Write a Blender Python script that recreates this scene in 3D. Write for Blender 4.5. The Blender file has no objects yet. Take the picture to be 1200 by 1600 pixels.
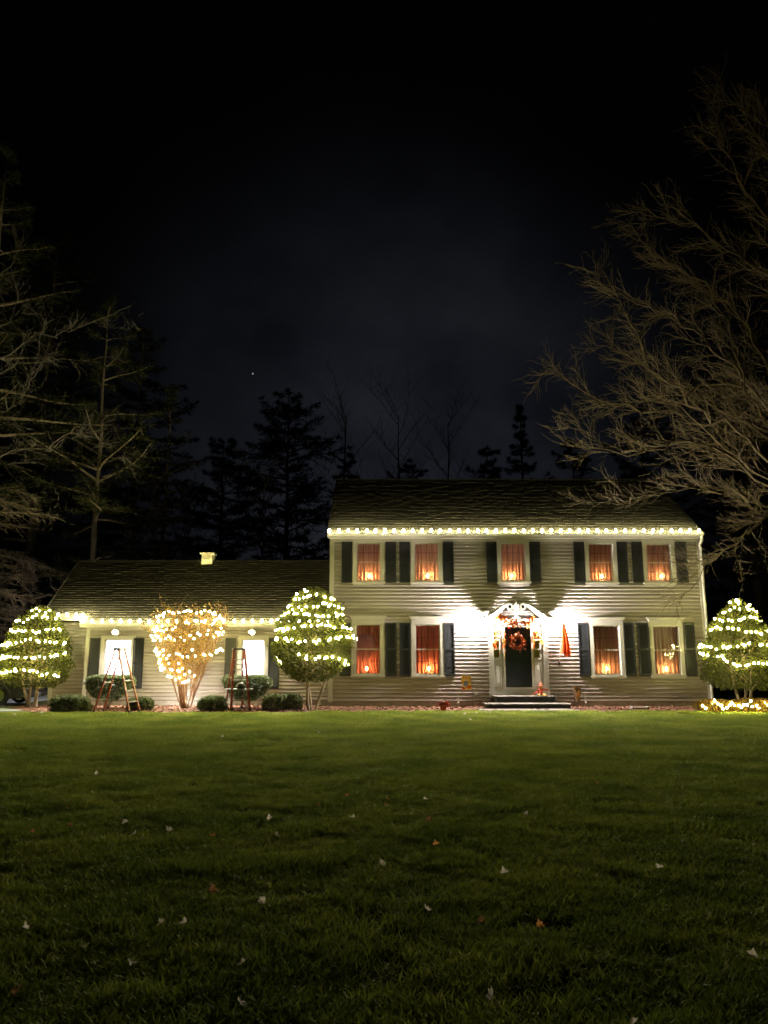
import bpy, math, random
import numpy as np
from mathutils import Vector, Matrix

sc = bpy.context.scene
R = math.radians

# ------------------------------------------------------------------ camera
CAM_Y, CAM_Z, PITCH, FPX = -25.5, 1.7, R(10.65), 1180.0
cam_data = bpy.data.cameras.new('camera')
cam = bpy.data.objects.new('camera', cam_data)
sc.collection.objects.link(cam)
cam.location = (0, CAM_Y, CAM_Z)
cam.rotation_euler = (R(90) + PITCH, 0, 0)
cam_data.sensor_width = 36
cam_data.lens = 36 * FPX / 1600
cam_data.clip_end = 2000
sc.camera = cam

# ------------------------------------------------------------------ night sky
world = bpy.data.worlds.new('World')
sc.world = world
world.use_nodes = True
wn, wl = world.node_tree.nodes, world.node_tree.links
wn.clear()
def wnode(t, **kw):
    n = wn.new(t)
    for k, v in kw.items():
        setattr(n, k, v)
    return n
sky = wnode('ShaderNodeTexSky', sky_type='NISHITA', sun_disc=False, sun_elevation=R(-4), sun_rotation=R(150))
tc = wnode('ShaderNodeTexCoord')
cn = wnode('ShaderNodeTexNoise')
cn.inputs['Scale'].default_value = 3.2
cn.inputs['Detail'].default_value = 5
cn.inputs['Roughness'].default_value = 0.5
cmap = wnode('ShaderNodeMapping')
cmap.inputs['Location'].default_value = (0.35, 0.2, 0.55)
cmap.inputs['Scale'].default_value = (1.0, 1.0, 1.35)
wl.new(tc.outputs['Generated'], cmap.inputs['Vector'])
wl.new(cmap.outputs['Vector'], cn.inputs['Vector'])
cr = wnode('ShaderNodeValToRGB')
cr.color_ramp.elements[0].position = 0.34
cr.color_ramp.elements[0].color = (0.0060, 0.0070, 0.0100, 1)
cr.color_ramp.elements[1].position = 0.66
cr.color_ramp.elements[1].color = (0.0215, 0.0230, 0.0290, 1)
wl.new(cn.outputs['Fac'], cr.inputs['Fac'])
# the town beyond the house lights the clouds from below: a dome of glow low over the ridge
gd = wnode('ShaderNodeVectorMath', operation='DISTANCE')
gd.inputs[1].default_value = Vector((0.02, 0.955, 0.22)).normalized()
wl.new(tc.outputs['Generated'], gd.inputs[0])
mr = wnode('ShaderNodeMapRange', interpolation_type='SMOOTHERSTEP')
mr.inputs['From Min'].default_value = 0.0
mr.inputs['From Max'].default_value = 0.52
mr.inputs['To Min'].default_value = 1.0
mr.inputs['To Max'].default_value = 0.02
wl.new(gd.outputs['Value'], mr.inputs['Value'])
mul = wnode('ShaderNodeMixRGB', blend_type='MULTIPLY')
mul.inputs['Fac'].default_value = 1
wl.new(cr.outputs['Color'], mul.inputs['Color1'])
wl.new(mr.outputs['Result'], mul.inputs['Color2'])
# one star
star = wnode('ShaderNodeVectorMath', operation='DISTANCE')
sd = (Vector((0, math.cos(PITCH), math.sin(PITCH))) + Vector((1, 0, 0)) * ((395 - 600) / FPX)
      + Vector((0, -math.sin(PITCH), math.cos(PITCH))) * ((800 - 584) / FPX)).normalized()
star.inputs[1].default_value = sd
wl.new(tc.outputs['Generated'], star.inputs[0])
less = wnode('ShaderNodeMath', operation='LESS_THAN')
less.inputs[1].default_value = 0.0010
wl.new(star.outputs['Value'], less.inputs[0])
starm = wnode('ShaderNodeMath', operation='MULTIPLY')
starm.inputs[1].default_value = 0.3
wl.new(less.outputs[0], starm.inputs[0])
addc = wnode('ShaderNodeMixRGB', blend_type='ADD')
addc.inputs['Fac'].default_value = 1
wl.new(mul.outputs['Color'], addc.inputs['Color1'])
wl.new(starm.outputs[0], addc.inputs['Color2'])
b1 = wnode('ShaderNodeBackground')
b1.inputs['Strength'].default_value = 0.0005
wl.new(sky.outputs['Color'], b1.inputs['Color'])
b2 = wnode('ShaderNodeBackground')
b2.inputs['Strength'].default_value = 1.0
wl.new(addc.outputs['Color'], b2.inputs['Color'])
add = wnode('ShaderNodeAddShader')
wl.new(b1.outputs[0], add.inputs[0])
wl.new(b2.outputs[0], add.inputs[1])
wo = wnode('ShaderNodeOutputWorld')
wl.new(add.outputs[0], wo.inputs['Surface'])

# ------------------------------------------------------------------ a breath of moonlight
sun_data = bpy.data.lights.new('moon', 'SUN')
sun_data.energy = 0.002
sun_data.angle = R(0.5)
sun_data.color = (0.8, 0.88, 1.0)
sun = bpy.data.objects.new('moon', sun_data)
sun.rotation_euler = (R(50), 0, R(-30))
sc.collection.objects.link(sun)

# ------------------------------------------------------------------ exposure and render
sc.view_settings.view_transform = 'Standard'
sc.view_settings.look = 'None'
sc.view_settings.exposure = 0
sc.view_settings.gamma = 1
sc.render.engine = 'CYCLES'
sc.cycles.use_denoising = True
sc.cycles.sample_clamp_indirect = 6
sc.cycles.filter_width = 1.6
sc.cycles.max_bounces = 8
sc.cycles.transparent_max_bounces = 16

# lamp strengths: the visible lamps, plus the added gable and shade lamps
EAVE_L, BUSH_L, DOOR_L, WING_L = 800.0, 270.0, 12000.0, 1000.0
SOFFIT_L, SHADE_L, GROUND_L = 16000.0, 900.0, 3600.0
CANDLE_L = 1250.0

# ------------------------------------------------------------------ helpers
WORLD = {}
def wpos(o):
    return WORLD.get(o.name, Vector((0, 0, 0))) if o else Vector((0, 0, 0))
def at(px, py, Y):
    """point at depth Y seen at a pixel of the 1200x1600 photograph"""
    dx, dy = (px - 600) / FPX, (800 - py) / FPX
    t = (Y - CAM_Y) / (math.cos(PITCH) - dy * math.sin(PITCH))
    return Vector((dx * t, Y, CAM_Z + t * (math.sin(PITCH) + dy * math.cos(PITCH))))
def ground(px, py, z=0.0):
    dx, dy = (px - 600) / FPX, (800 - py) / FPX
    t = (z - CAM_Z) / (math.sin(PITCH) + dy * math.cos(PITCH))
    return Vector((dx * t, CAM_Y + t * (math.cos(PITCH) - dy * math.sin(PITCH)), z))
def link(o):
    sc.collection.objects.link(o)
def tag(o, label=None, cat=None, group=None, kind=None):
    if label: o['label'] = label
    if cat: o['category'] = cat
    if group: o['group'] = group
    if kind: o['kind'] = kind
    return o
def thing(name, loc, label, cat, group=None):
    o = bpy.data.objects.new(name, None)
    link(o)
    o.location = loc
    o.empty_display_size = 0.2
    WORLD[o.name] = Vector(loc)
    return tag(o, label, cat, group)
def put(name, mesh, pos=(0, 0, 0), parent=None, rot=None, scale=None):
    """an object of a shared mesh placed at a point in the world"""
    o = bpy.data.objects.new(name, mesh)
    link(o)
    pos = Vector(pos)
    if parent:
        o.parent = parent
    o.location = pos - wpos(parent)
    if rot is not None: o.rotation_euler = rot
    if scale is not None: o.scale = scale
    WORLD[o.name] = pos
    return o

class MB:
    def __init__(s):
        s.v, s.f = [], []
    def add(s, v, f):
        b = len(s.v)
        s.v.extend([tuple(q) for q in v])
        s.f.extend([tuple(b + i for i in q) for q in f])
        return s
    def box(s, x0, x1, y0, y1, z0, z1):
        return s.add([(x0, y0, z0), (x1, y0, z0), (x1, y1, z0), (x0, y1, z0), (x0, y0, z1), (x1, y0, z1), (x1, y1, z1), (x0, y1, z1)],
                     [(0, 3, 2, 1), (4, 5, 6, 7), (0, 1, 5, 4), (1, 2, 6, 5), (2, 3, 7, 6), (3, 0, 4, 7)])
    def hexa(s, p):
        return s.add(p, [(0, 3, 2, 1), (4, 5, 6, 7), (0, 1, 5, 4), (1, 2, 6, 5), (2, 3, 7, 6), (3, 0, 4, 7)])
    def bar(s, a, b, w, h, up=(0, 0, 1)):
        a, b = Vector(a), Vector(b)
        d = (b - a).normalized()
        x = d.cross(Vector(up))
        if x.length < 1e-4: x = d.cross(Vector((0, 1, 0)))
        x = x.normalized() * (w / 2)
        u = x.cross(d).normalized() * (h / 2)
        return s.hexa([a - x - u, a + x - u, a + x + u, a - x + u, b - x - u, b + x - u, b + x + u, b - x + u])
    def prism(s, poly, y0, y1):
        """polygon of (x, z) extruded along Y"""
        n = len(poly)
        v = [(x, y0, z) for x, z in poly] + [(x, y1, z) for x, z in poly]
        return s.add(v, [tuple(range(n)), tuple(range(2 * n - 1, n - 1, -1))] + [(i, n + i, n + (i + 1) % n, (i + 1) % n) for i in range(n)])
    def tube(s, pts, rad, n=6, cap=True):
        pts = [Vector(p) for p in pts]
        if not isinstance(rad, (list, tuple)): rad = [rad] * len(pts)
        v, f = [], []
        ref = Vector((0.31, 0.77, 0.55))
        for i, p in enumerate(pts):
            d = (pts[min(i + 1, len(pts) - 1)] - pts[max(i - 1, 0)])
            d = d.normalized() if d.length > 1e-9 else Vector((0, 0, 1))
            x = d.cross(ref)
            if x.length < 0.05: x = d.cross(Vector((1, 0, 0)))
            x.normalize()
            y = d.cross(x)
            for k in range(n):
                a = 2 * math.pi * k / n
                v.append(p + (x * math.cos(a) + y * math.sin(a)) * rad[i])
        for i in range(len(pts) - 1):
            for k in range(n):
                f.append((i * n + k, i * n + (k + 1) % n, (i + 1) * n + (k + 1) % n, (i + 1) * n + k))
        if cap:
            f.append(tuple(range(n - 1, -1, -1)))
            f.append(tuple(range((len(pts) - 1) * n, len(pts) * n)))
        return s.add(v, f)
    def lathe(s, prof, c=(0, 0, 0), n=12, axis='z'):
        v, f = [], []
        for r, h in prof:
            for k in range(n):
                a = 2 * math.pi * k / n
                p = (r * math.cos(a), r * math.sin(a), h)
                if axis == 'y': p = (p[0], p[2], p[1])
                if axis == 'x': p = (p[2], p[0], p[1])
                v.append((p[0] + c[0], p[1] + c[1], p[2] + c[2]))
        for i in range(len(prof) - 1):
            for k in range(n):
                f.append((i * n + k, i * n + (k + 1) % n, (i + 1) * n + (k + 1) % n, (i + 1) * n + k))
        f.append(tuple(range(n - 1, -1, -1)))
        f.append(tuple(range((len(prof) - 1) * n, len(prof) * n)))
        return s.add(v, f)
    def ball(s, c, r, n=8, m=6):
        rx, ry, rz = r if isinstance(r, (tuple, list)) else (r, r, r)
        prof = [(max(1e-3, math.sin(math.pi * i / m)), -math.cos(math.pi * i / m)) for i in range(m + 1)]
        t = MB().lathe(prof, (0, 0, 0), n)
        return s.add([(x * rx + c[0], y * ry + c[1], z * rz + c[2]) for x, y, z in t.v], t.f)
    def mesh(s, name, mat, smooth=False, off=(0, 0, 0)):
        me = bpy.data.meshes.new(name)
        ox, oy, oz = off
        me.from_pydata([(x - ox, y - oy, z - oz) for x, y, z in s.v], [], s.f)
        if mat: me.materials.append(mat)
        if smooth: me.shade_smooth()
        me.update()
        return me
    def build(s, name, mat, parent=None, smooth=False):
        """world-space vertices -> one mesh object under parent"""
        w = wpos(parent)
        o = bpy.data.objects.new(name, s.mesh(name, mat, smooth, w))
        link(o)
        if parent: o.parent = parent
        WORLD[o.name] = Vector(w)
        return o

def np_mesh(name, V, F, mat):
    me = bpy.data.meshes.new(name)
    me.from_pydata(V.tolist(), [], F.tolist())
    if mat: me.materials.append(mat)
    return me
def np_build(name, V, F, mat, parent=None):
    w = wpos(parent)
    V = np.asarray(V) - np.array(w)
    o = bpy.data.objects.new(name, np_mesh(name, V, F, mat))
    link(o)
    if parent: o.parent = parent
    WORLD[o.name] = Vector(w)
    return o

# ------------------------------------------------------------------ materials
def nodes_of(name):
    m = bpy.data.materials.new(name)
    m.use_nodes = True
    n = m.node_tree.nodes
    return m, n, m.node_tree.links, n['Principled BSDF']
def mat(name, col, rough=0.6, var=0.15, scale=6.0, bump=0.0, bscale=60.0, metal=0.0, island=0.0, stretch=None, spec=None):
    m, n, l, p = nodes_of(name)
    p.inputs['Roughness'].default_value = rough
    p.inputs['Metallic'].default_value = metal
    if spec is not None: p.inputs['Specular IOR Level'].default_value = spec
    t = n.new('ShaderNodeTexCoord')
    src = t.outputs['Object']
    if stretch:
        mp = n.new('ShaderNodeMapping')
        mp.inputs['Scale'].default_value = stretch
        l.new(src, mp.inputs['Vector'])
        src = mp.outputs['Vector']
    nz = n.new('ShaderNodeTexNoise')
    nz.inputs['Scale'].default_value = scale
    nz.inputs['Detail'].default_value = 6
    l.new(src, nz.inputs['Vector'])
    r = n.new('ShaderNodeValToRGB')
    r.color_ramp.elements[0].position = 0.3
    r.color_ramp.elements[1].position = 0.7
    r.color_ramp.elements[0].color = tuple(c * (1 - var) for c in col) + (1,)
    r.color_ramp.elements[1].color = tuple(min(1, c * (1 + var)) for c in col) + (1,)
    l.new(nz.outputs['Fac'], r.inputs['Fac'])
    out = r.outputs['Color']
    if island:
        g = n.new('ShaderNodeNewGeometry')
        mr = n.new('ShaderNodeMapRange')
        mr.inputs['To Min'].default_value = 1 - island
        mr.inputs['To Max'].default_value = 1 + island
        l.new(g.outputs['Random Per Island'], mr.inputs['Value'])
        mx = n.new('ShaderNodeMixRGB')
        mx.blend_type = 'MULTIPLY'
        mx.inputs['Fac'].default_value = 1
        l.new(out, mx.inputs['Color1'])
        l.new(mr.outputs['Result'], mx.inputs['Color2'])
        out = mx.outputs['Color']
    l.new(out, p.inputs['Base Color'])
    if bump:
        bz = n.new('ShaderNodeTexNoise')
        bz.inputs['Scale'].default_value = bscale
        bz.inputs['Detail'].default_value = 4
        l.new(src, bz.inputs['Vector'])
        bp = n.new('ShaderNodeBump')
        bp.inputs['Strength'].default_value = bump
        bp.inputs['Distance'].default_value = 0.02
        l.new(bz.outputs['Fac'], bp.inputs['Height'])
        l.new(bp.outputs['Normal'], p.inputs['Normal'])
    return m
def leafmat(name, cols, trans=0.3, rough=0.55):
    """thin leaf: colour chosen per leaf, some light passing through"""
    m, n, l, p = nodes_of(name)
    g = n.new('ShaderNodeNewGeometry')
    r = n.new('ShaderNodeValToRGB')
    e = r.color_ramp.elements
    while len(e) < len(cols): e.new(0.5)
    for i, c in enumerate(cols):
        e[i].position = i / max(1, len(cols) - 1)
        e[i].color = tuple(c) + (1,)
    l.new(g.outputs['Random Per Island'], r.inputs['Fac'])
    l.new(r.outputs['Color'], p.inputs['Base Color'])
    p.inputs['Roughness'].default_value = rough
    p.inputs['Specular IOR Level'].default_value = 0.3
    tr = n.new('ShaderNodeBsdfTranslucent')
    l.new(r.outputs['Color'], tr.inputs['Color'])
    mx = n.new('ShaderNodeMixShader')
    mx.inputs['Fac'].default_value = trans
    l.new(p.outputs[0], mx.inputs[1])
    l.new(tr.outputs[0], mx.inputs[2])
    l.new(mx.outputs[0], n['Material Output'].inputs['Surface'])
    return m
def emit(name, col, strength):
    m, n, l, p = nodes_of(name)
    p.inputs['Base Color'].default_value = (0.8, 0.8, 0.8, 1)
    p.inputs['Emission Color'].default_value = tuple(col) + (1,)
    p.inputs['Emission Strength'].default_value = strength
    p.inputs['Roughness'].default_value = 0.3
    return m
def glass(name, tint=(0.9, 0.92, 0.92), gloss=1.0):
    m, n, l, p = nodes_of(name)
    n.remove(p)
    t = n.new('ShaderNodeBsdfTransparent')
    t.inputs['Color'].default_value = tuple(tint) + (1,)
    gl = n.new('ShaderNodeBsdfGlossy')
    gl.inputs['Roughness'].default_value = 0.03
    fr = n.new('ShaderNodeFresnel')
    fr.inputs['IOR'].default_value = 1.45
    mx = n.new('ShaderNodeMixShader')
    l.new(fr.outputs[0], mx.inputs['Fac'])
    l.new(t.outputs[0], mx.inputs[1])
    l.new(gl.outputs[0], mx.inputs[2])
    l.new(mx.outputs[0], n['Material Output'].inputs['Surface'])
    return m

M = {}
M['siding'] = mat('siding', (0.258, 0.235, 0.222), 0.5, 0.14, 1.1, 0.15, 40, stretch=(0.5, 1, 3))
M['trim'] = mat('trim', (0.40, 0.39, 0.36), 0.45, 0.06, 3)
M['shutter'] = mat('shutter', (0.012, 0.014, 0.017), 0.45, 0.2, 8)
M['door'] = mat('door', (0.13, 0.125, 0.25), 0.35, 0.1, 5)
M['shingle'] = mat('shingle', (0.034, 0.030, 0.022), 0.92, 0.22, 0.9, 0.5, 90, island=0.32)
M['roofdeck'] = mat('roofdeck', (0.05, 0.045, 0.04), 0.9)
M['concrete'] = mat('concrete', (0.30, 0.28, 0.25), 0.9, 0.2, 5, 0.3, 40)
M['stone'] = mat('stone_tread', (0.12, 0.11, 0.10), 0.85, 0.15, 7, 0.2, 50)
M['riser'] = mat('riser', (0.030, 0.030, 0.034), 0.8, 0.3, 6)
M['brass'] = mat('brass', (0.55, 0.40, 0.16), 0.3, 0.1, 5, metal=1)
M['black'] = mat('black_metal', (0.02, 0.02, 0.02), 0.5, 0.2, 5)
M['chrome'] = mat('chrome', (0.75, 0.77, 0.8), 0.15, 0.05, 5, metal=1)
M['room'] = mat('room_wall', (0.42, 0.38, 0.36), 0.8, 0.05)
M['room2'] = mat('room_wall_cool', (0.55, 0.52, 0.62), 0.8, 0.05)
M['glass'] = glass('window_glass')
M['lampglass'] = glass('lamp_glass', (0.97, 0.97, 0.97))
M['bark'] = mat('bark', (0.20, 0.155, 0.11), 0.9, 0.3, 9, 0.6, 30, stretch=(1, 1, 0.25))
M['twig'] = mat('twig', (0.078, 0.056, 0.034), 0.85, 0.3, 5)
M['greytwig'] = mat('grey_twig', (0.10, 0.088, 0.075), 0.85, 0.3, 5)
M['deadwood'] = mat('deadwood', (0.36, 0.29, 0.24), 0.9, 0.25, 6)
M['pinebark'] = mat('pine_bark', (0.23, 0.19, 0.16), 0.95, 0.3, 8, 0.7, 25, stretch=(1, 1, 0.3))
M['redtwig'] = mat('red_twig', (0.17, 0.085, 0.04), 0.8, 0.3, 8)
M['wire'] = mat('green_wire', (0.015, 0.04, 0.015), 0.6)
M['mulch'] = mat('mulch', (0.12, 0.048, 0.030), 0.95, 0.4, 22, 0.8, 60)
M['chip'] = mat('mulch_chip', (0.13, 0.055, 0.035), 0.95, 0.3, 12, island=0.5)
M['soil'] = mat('lawn_soil', (0.060, 0.070, 0.020), 1.0, 0.5, 2.5, 0.8, 30)
M['drive'] = mat('driveway', (0.36, 0.42, 0.52), 0.85, 0.1, 2, 0.2, 60)
M['eaves_bulb'] = emit('eaves_bulb', (1.0, 0.90, 0.42), EAVE_L)
M['bush_bulb'] = emit('bush_bulb', (1.0, 0.89, 0.30), BUSH_L)
M['door_lamp'] = emit('door_lamp', (1.0, 0.87, 0.76), DOOR_L)
M['added_gable_lamp'] = emit('added_gable_lamp', (1.0, 0.90, 0.78), WING_L)
M['soffit_lamp'] = emit('soffit_lamp', (1.0, 0.90, 0.78), SOFFIT_L)
M['added_shade_lamp'] = emit('added_shade_lamp', (1.0, 0.95, 0.92), SHADE_L)
M['ground_lamp'] = emit('ground_lamp', (1.0, 0.92, 0.82), GROUND_L)
M['flame'] = emit('candle_bulb', (1.0, 0.36, 0.12), CANDLE_L)
M['ivory'] = mat('ivory', (0.75, 0.68, 0.52), 0.5, 0.05)
M['evergreen'] = leafmat('evergreen_leaf', [(0.016, 0.022, 0.003), (0.045, 0.055, 0.006), (0.10, 0.10, 0.010)], 0.28)
M['boxwood'] = leafmat('boxwood_leaf', [(0.05, 0.07, 0.035), (0.10, 0.13, 0.065), (0.19, 0.21, 0.12)], 0.3)
M['golden'] = leafmat('golden_leaf', [(0.12, 0.075, 0.010), (0.19, 0.13, 0.014), (0.13, 0.055, 0.012)], 0.3)
M['autumn'] = leafmat('autumn_leaf', [(0.45, 0.02, 0.01), (0.60, 0.05, 0.01), (0.70, 0.20, 0.02), (0.75, 0.42, 0.04), (0.35, 0.02, 0.015)], 0.2)
M['wreath'] = leafmat('wreath_leaf', [(0.16, 0.014, 0.008), (0.24, 0.04, 0.01), (0.32, 0.10, 0.015), (0.08, 0.010, 0.008), (0.12, 0.04, 0.012)], 0.2)
M['needle'] = leafmat('pine_needle', [(0.026, 0.038, 0.018), (0.055, 0.062, 0.030), (0.09, 0.088, 0.045)], 0.2)
M['darkneedle'] = leafmat('spruce_needle', [(0.012, 0.018, 0.010), (0.022, 0.030, 0.016)], 0.1)
M['orange_rail'] = mat('orange_rail', (0.20, 0.034, 0.013), 0.5, 0.15, 9)
M['alu'] = mat('aluminium', (0.22, 0.21, 0.20), 0.4, 0.1, 9, metal=0.7)
M['darkpaint'] = mat('dark_car_paint', (0.055, 0.055, 0.06), 0.25, 0.1, 3)
M['tyre'] = mat('tyre', (0.02, 0.02, 0.02), 0.85)

# ------------------------------------------------------------------ the ground
g = MB()
g.add([(-400, -120, 0), (400, -120, 0), (400, 600, 0), (-400, 600, 0)], [(0, 1, 2, 3)])
tag(g.build('ground', M['soil']), kind='structure')

def sheet(name, poly, z, m):
    b = MB()
    n = len(poly)
    b.add([(x, y, z) for x, y in poly], [tuple(range(n))])
    return tag(b.build(name, m), kind='structure')
BED_FRONT = [(-10.75, -2.0), (-10.2, -2.75), (-9, -2.95), (-6.5, -2.9), (-4, -2.75), (-2.4, -2.35), (-1, -2.15), (1, -2.2), (3.5, -2.35), (6.9, -2.3), (8.4, -2.0), (9.8, -2.2), (10.8, -3.0), (12.2, -3.2), (14, -2.6), (15, -1.4), (15, 0.6)]
def bed_edge(x):
    for (a, b), (c, d) in zip(BED_FRONT, BED_FRONT[1:]):
        if a <= x <= c and c > a: return b + (d - b) * (x - a) / (c - a)
    return 99
sheet('mulch_bed', BED_FRONT + [(-12.2, 0.9), (-12.0, -0.6)], 0.012, M['mulch'])
sheet('driveway', [(-60, -2.2), (-12.6, -2.2), (-11.6, -2.1), (-11.0, -1.6), (-12.6, -0.4), (-12.6, 9), (-60, 9)], 0.008, M['drive'])

rng = np.random.default_rng(5)
# chips of bark on the beds
pts = []
while len(pts) < 5200:
    x, y = rng.uniform(-11.5, 15), rng.uniform(-3.2, 0.3)
    if y > bed_edge(x) - 0.05: pts.append((x, y))
P_ = np.array(pts)
n = len(P_)
a = rng.uniform(0, 2 * np.pi, n); L_ = rng.uniform(0.02, 0.06, n); W_ = rng.uniform(0.008, 0.02, n)
dx, dy = np.cos(a), np.sin(a)
c = np.stack([P_[:, 0], P_[:, 1], 0.016 + rng.uniform(0, 0.03, n)], 1)
d1 = np.stack([dx * L_, dy * L_, rng.uniform(-0.02, 0.02, n)], 1)
d2 = np.stack([-dy * W_, dx * W_, rng.uniform(-0.012, 0.012, n)], 1)
V = np.stack([c - d1 - d2, c + d1 - d2, c + d1 + d2, c - d1 + d2], 1).reshape(-1, 3)
F = np.arange(4 * n).reshape(-1, 4)
o = np_build('bark_chips', V, F, M['chip'])
tag(o, 'reddish bark chips spread over the planting beds', 'mulch', kind='stuff')

# ------------------------------------------------------------------ grass: one clump repeated over the lawn
def grass_clump(seed, nb, rad):
    r = np.random.default_rng(seed)
    rr = rad * np.sqrt(r.uniform(0, 1, nb)); th = r.uniform(0, 2 * np.pi, nb)
    bx, by = rr * np.cos(th), rr * np.sin(th)
    h = r.uniform(0.018, 0.055, nb)
    la, lm = r.uniform(0, 2 * np.pi, nb), r.uniform(0.02, 0.075, nb)
    fa = r.uniform(0, 2 * np.pi, nb); w = r.uniform(0.003, 0.0055, nb)
    wx, wy = np.cos(fa) * w, np.sin(fa) * w
    z0 = np.zeros(nb)
    mx, my = bx + np.cos(la) * lm * 0.35, by + np.sin(la) * lm * 0.35
    tx, ty = bx + np.cos(la) * lm, by + np.sin(la) * lm
    V = np.stack([np.stack([bx - wx, by - wy, z0], 1), np.stack([bx + wx, by + wy, z0], 1),
                  np.stack([mx + wx * .8, my + wy * .8, h * .6], 1), np.stack([mx - wx * .8, my - wy * .8, h * .6], 1),
                  np.stack([tx, ty, h], 1)], 1).reshape(-1, 3)
    b = 5 * np.arange(nb)
    F = [(i, i + 1, i + 2, i + 3) for i in b] + [(i + 3, i + 2, i + 4) for i in b]
    return V, F
M['grass'] = leafmat('grass_blade', [(0.17, 0.22, 0.030), (0.24, 0.30, 0.042), (0.31, 0.35, 0.060), (0.38, 0.37, 0.11)], 0.22, 0.7)
def patchy(m, scale, lo, hi):
    """slow colour change over the lawn: fresher and drier patches"""
    n, l = m.node_tree.nodes, m.node_tree.links
    ramp = [k for k in n if k.type == 'VALTORGB'][0]
    g_, nz_, mr_, mx_ = n.new('ShaderNodeNewGeometry'), n.new('ShaderNodeTexNoise'), n.new('ShaderNodeValToRGB'), n.new('ShaderNodeMixRGB')
    nz_.inputs['Scale'].default_value = scale
    nz_.inputs['Detail'].default_value = 4
    mr_.color_ramp.elements[0].position, mr_.color_ramp.elements[1].position = 0.36, 0.64
    mr_.color_ramp.elements[0].color, mr_.color_ramp.elements[1].color = lo + (1,), hi + (1,)
    mx_.blend_type = 'MULTIPLY'
    mx_.inputs['Fac'].default_value = 1
    l.new(g_.outputs['Position'], nz_.inputs['Vector'])
    l.new(nz_.outputs['Fac'], mr_.inputs['Fac'])
    l.new(ramp.outputs['Color'], mx_.inputs['Color1'])
    l.new(mr_.outputs['Color'], mx_.inputs['Color2'])
    for k in n:
        if k.type == 'BSDF_PRINCIPLED': l.new(mx_.outputs['Color'], k.inputs['Base Color'])
        if k.type == 'BSDF_TRANSLUCENT': l.new(mx_.outputs['Color'], k.inputs['Color'])
patchy(M['grass'], 0.9, (0.72, 0.88, 0.7), (1.25, 1.28, 1.2))
def lawn(name, seed, x0, x1, y0, y1, dens, label):
    V, F = grass_clump(seed, 340, 0.26)
    me = bpy.data.meshes.new(name)
    me.from_pydata(V.tolist(), [], F)
    me.materials.append(M['grass'])
    o = bpy.data.objects.new(name, me)
    link(o)
    tag(o, label, 'grass', kind='stuff')
    ng = bpy.data.node_groups.new(name + '_spread', 'GeometryNodeTree')
    ng.interface.new_socket('Geometry', in_out='INPUT', socket_type='NodeSocketGeometry')
    ng.interface.new_socket('Geometry', in_out='OUTPUT', socket_type='NodeSocketGeometry')
    N, L = ng.nodes, ng.links
    gi, go = N.new('NodeGroupInput'), N.new('NodeGroupOutput')
    grid = N.new('GeometryNodeMeshGrid')
    grid.inputs['Size X'].default_value = x1 - x0
    grid.inputs['Size Y'].default_value = y1 - y0
    grid.inputs['Vertices X'].default_value = 2
    grid.inputs['Vertices Y'].default_value = 2
    tr = N.new('GeometryNodeTransform')
    tr.inputs['Translation'].default_value = ((x0 + x1) / 2, (y0 + y1) / 2, 0.0)
    L.new(grid.outputs['Mesh'], tr.inputs['Geometry'])
    di = N.new('GeometryNodeDistributePointsOnFaces')
    di.inputs['Density'].default_value = dens
    di.inputs['Seed'].default_value = seed
    L.new(tr.outputs[0], di.inputs['Mesh'])
    ins = N.new('GeometryNodeInstanceOnPoints')
    L.new(di.outputs['Points'], ins.inputs['Points'])
    L.new(gi.outputs[0], ins.inputs['Instance'])
    rv = N.new('FunctionNodeRandomValue')
    rv.data_type = 'FLOAT_VECTOR'
    rv.inputs[0].default_value = (-0.08, -0.08, 0)
    rv.inputs[1].default_value = (0.08, 0.08, 6.283)
    L.new(rv.outputs[0], ins.inputs['Rotation'])
    ps = N.new('GeometryNodeInputPosition')
    nz = N.new('ShaderNodeTexNoise')
    nz.inputs['Scale'].default_value = 1.5
    nz.inputs['Detail'].default_value = 3
    L.new(ps.outputs[0], nz.inputs['Vector'])
    mr = N.new('ShaderNodeMapRange')
    mr.inputs['From Min'].default_value = 0.3
    mr.inputs['From Max'].default_value = 0.72
    mr.inputs['To Min'].default_value = 0.6
    mr.inputs['To Max'].default_value = 1.7
    L.new(nz.outputs[0], mr.inputs['Value'])
    cx = N.new('ShaderNodeCombineXYZ')
    cx.inputs[0].default_value = 1.0
    cx.inputs[1].default_value = 1.0
    L.new(mr.outputs[0], cx.inputs[2])
    L.new(cx.outputs[0], ins.inputs['Scale'])
    L.new(ins.outputs[0], go.inputs[0])
    md = o.modifiers.new('spread', 'NODES')
    md.node_group = ng
    return o
lawn('grass', 3, -19, 19, -24.8, -2.95, 27, 'wide front lawn of short green grass before the house')
lawn('grass', 8, -2.2, 9.6, -3.0, -2.3, 20, 'thin strip of lawn grass along the edge of the planting bed')

# ------------------------------------------------------------------ the house
XL, XR = at(515.5, 967, 0).x, at(1102.5, 967, 0).x
YW, YW2 = 0.5, 0.78                      # front of the wing and of its set-back end
Z_SOFF = at(800, 841, -0.1).z            # underside of the main eaves
Z_EAVE = at(800, 832, -0.38).z
RIDGE_Y = 3.7
Z_RIDGE = at(524, 750, RIDGE_Y).z
WX_L = -11.35                            # left gable wall of the wing
WX_STEP = at(136, 1000, YW).x
WZ_EAVE = at(300, 976, 0.12).z
WRIDGE_Y = 3.2
WZ_RIDGE = at(300, 877, WRIDGE_Y).z
WSLOPE = (WZ_RIDGE - WZ_EAVE) / (WRIDGE_Y - 0.12)
house = thing('house', ((XL + XR) / 2, 0, 0), 'two-storey pale clapboard house with black shutters and a low attached wing', 'house')

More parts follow.
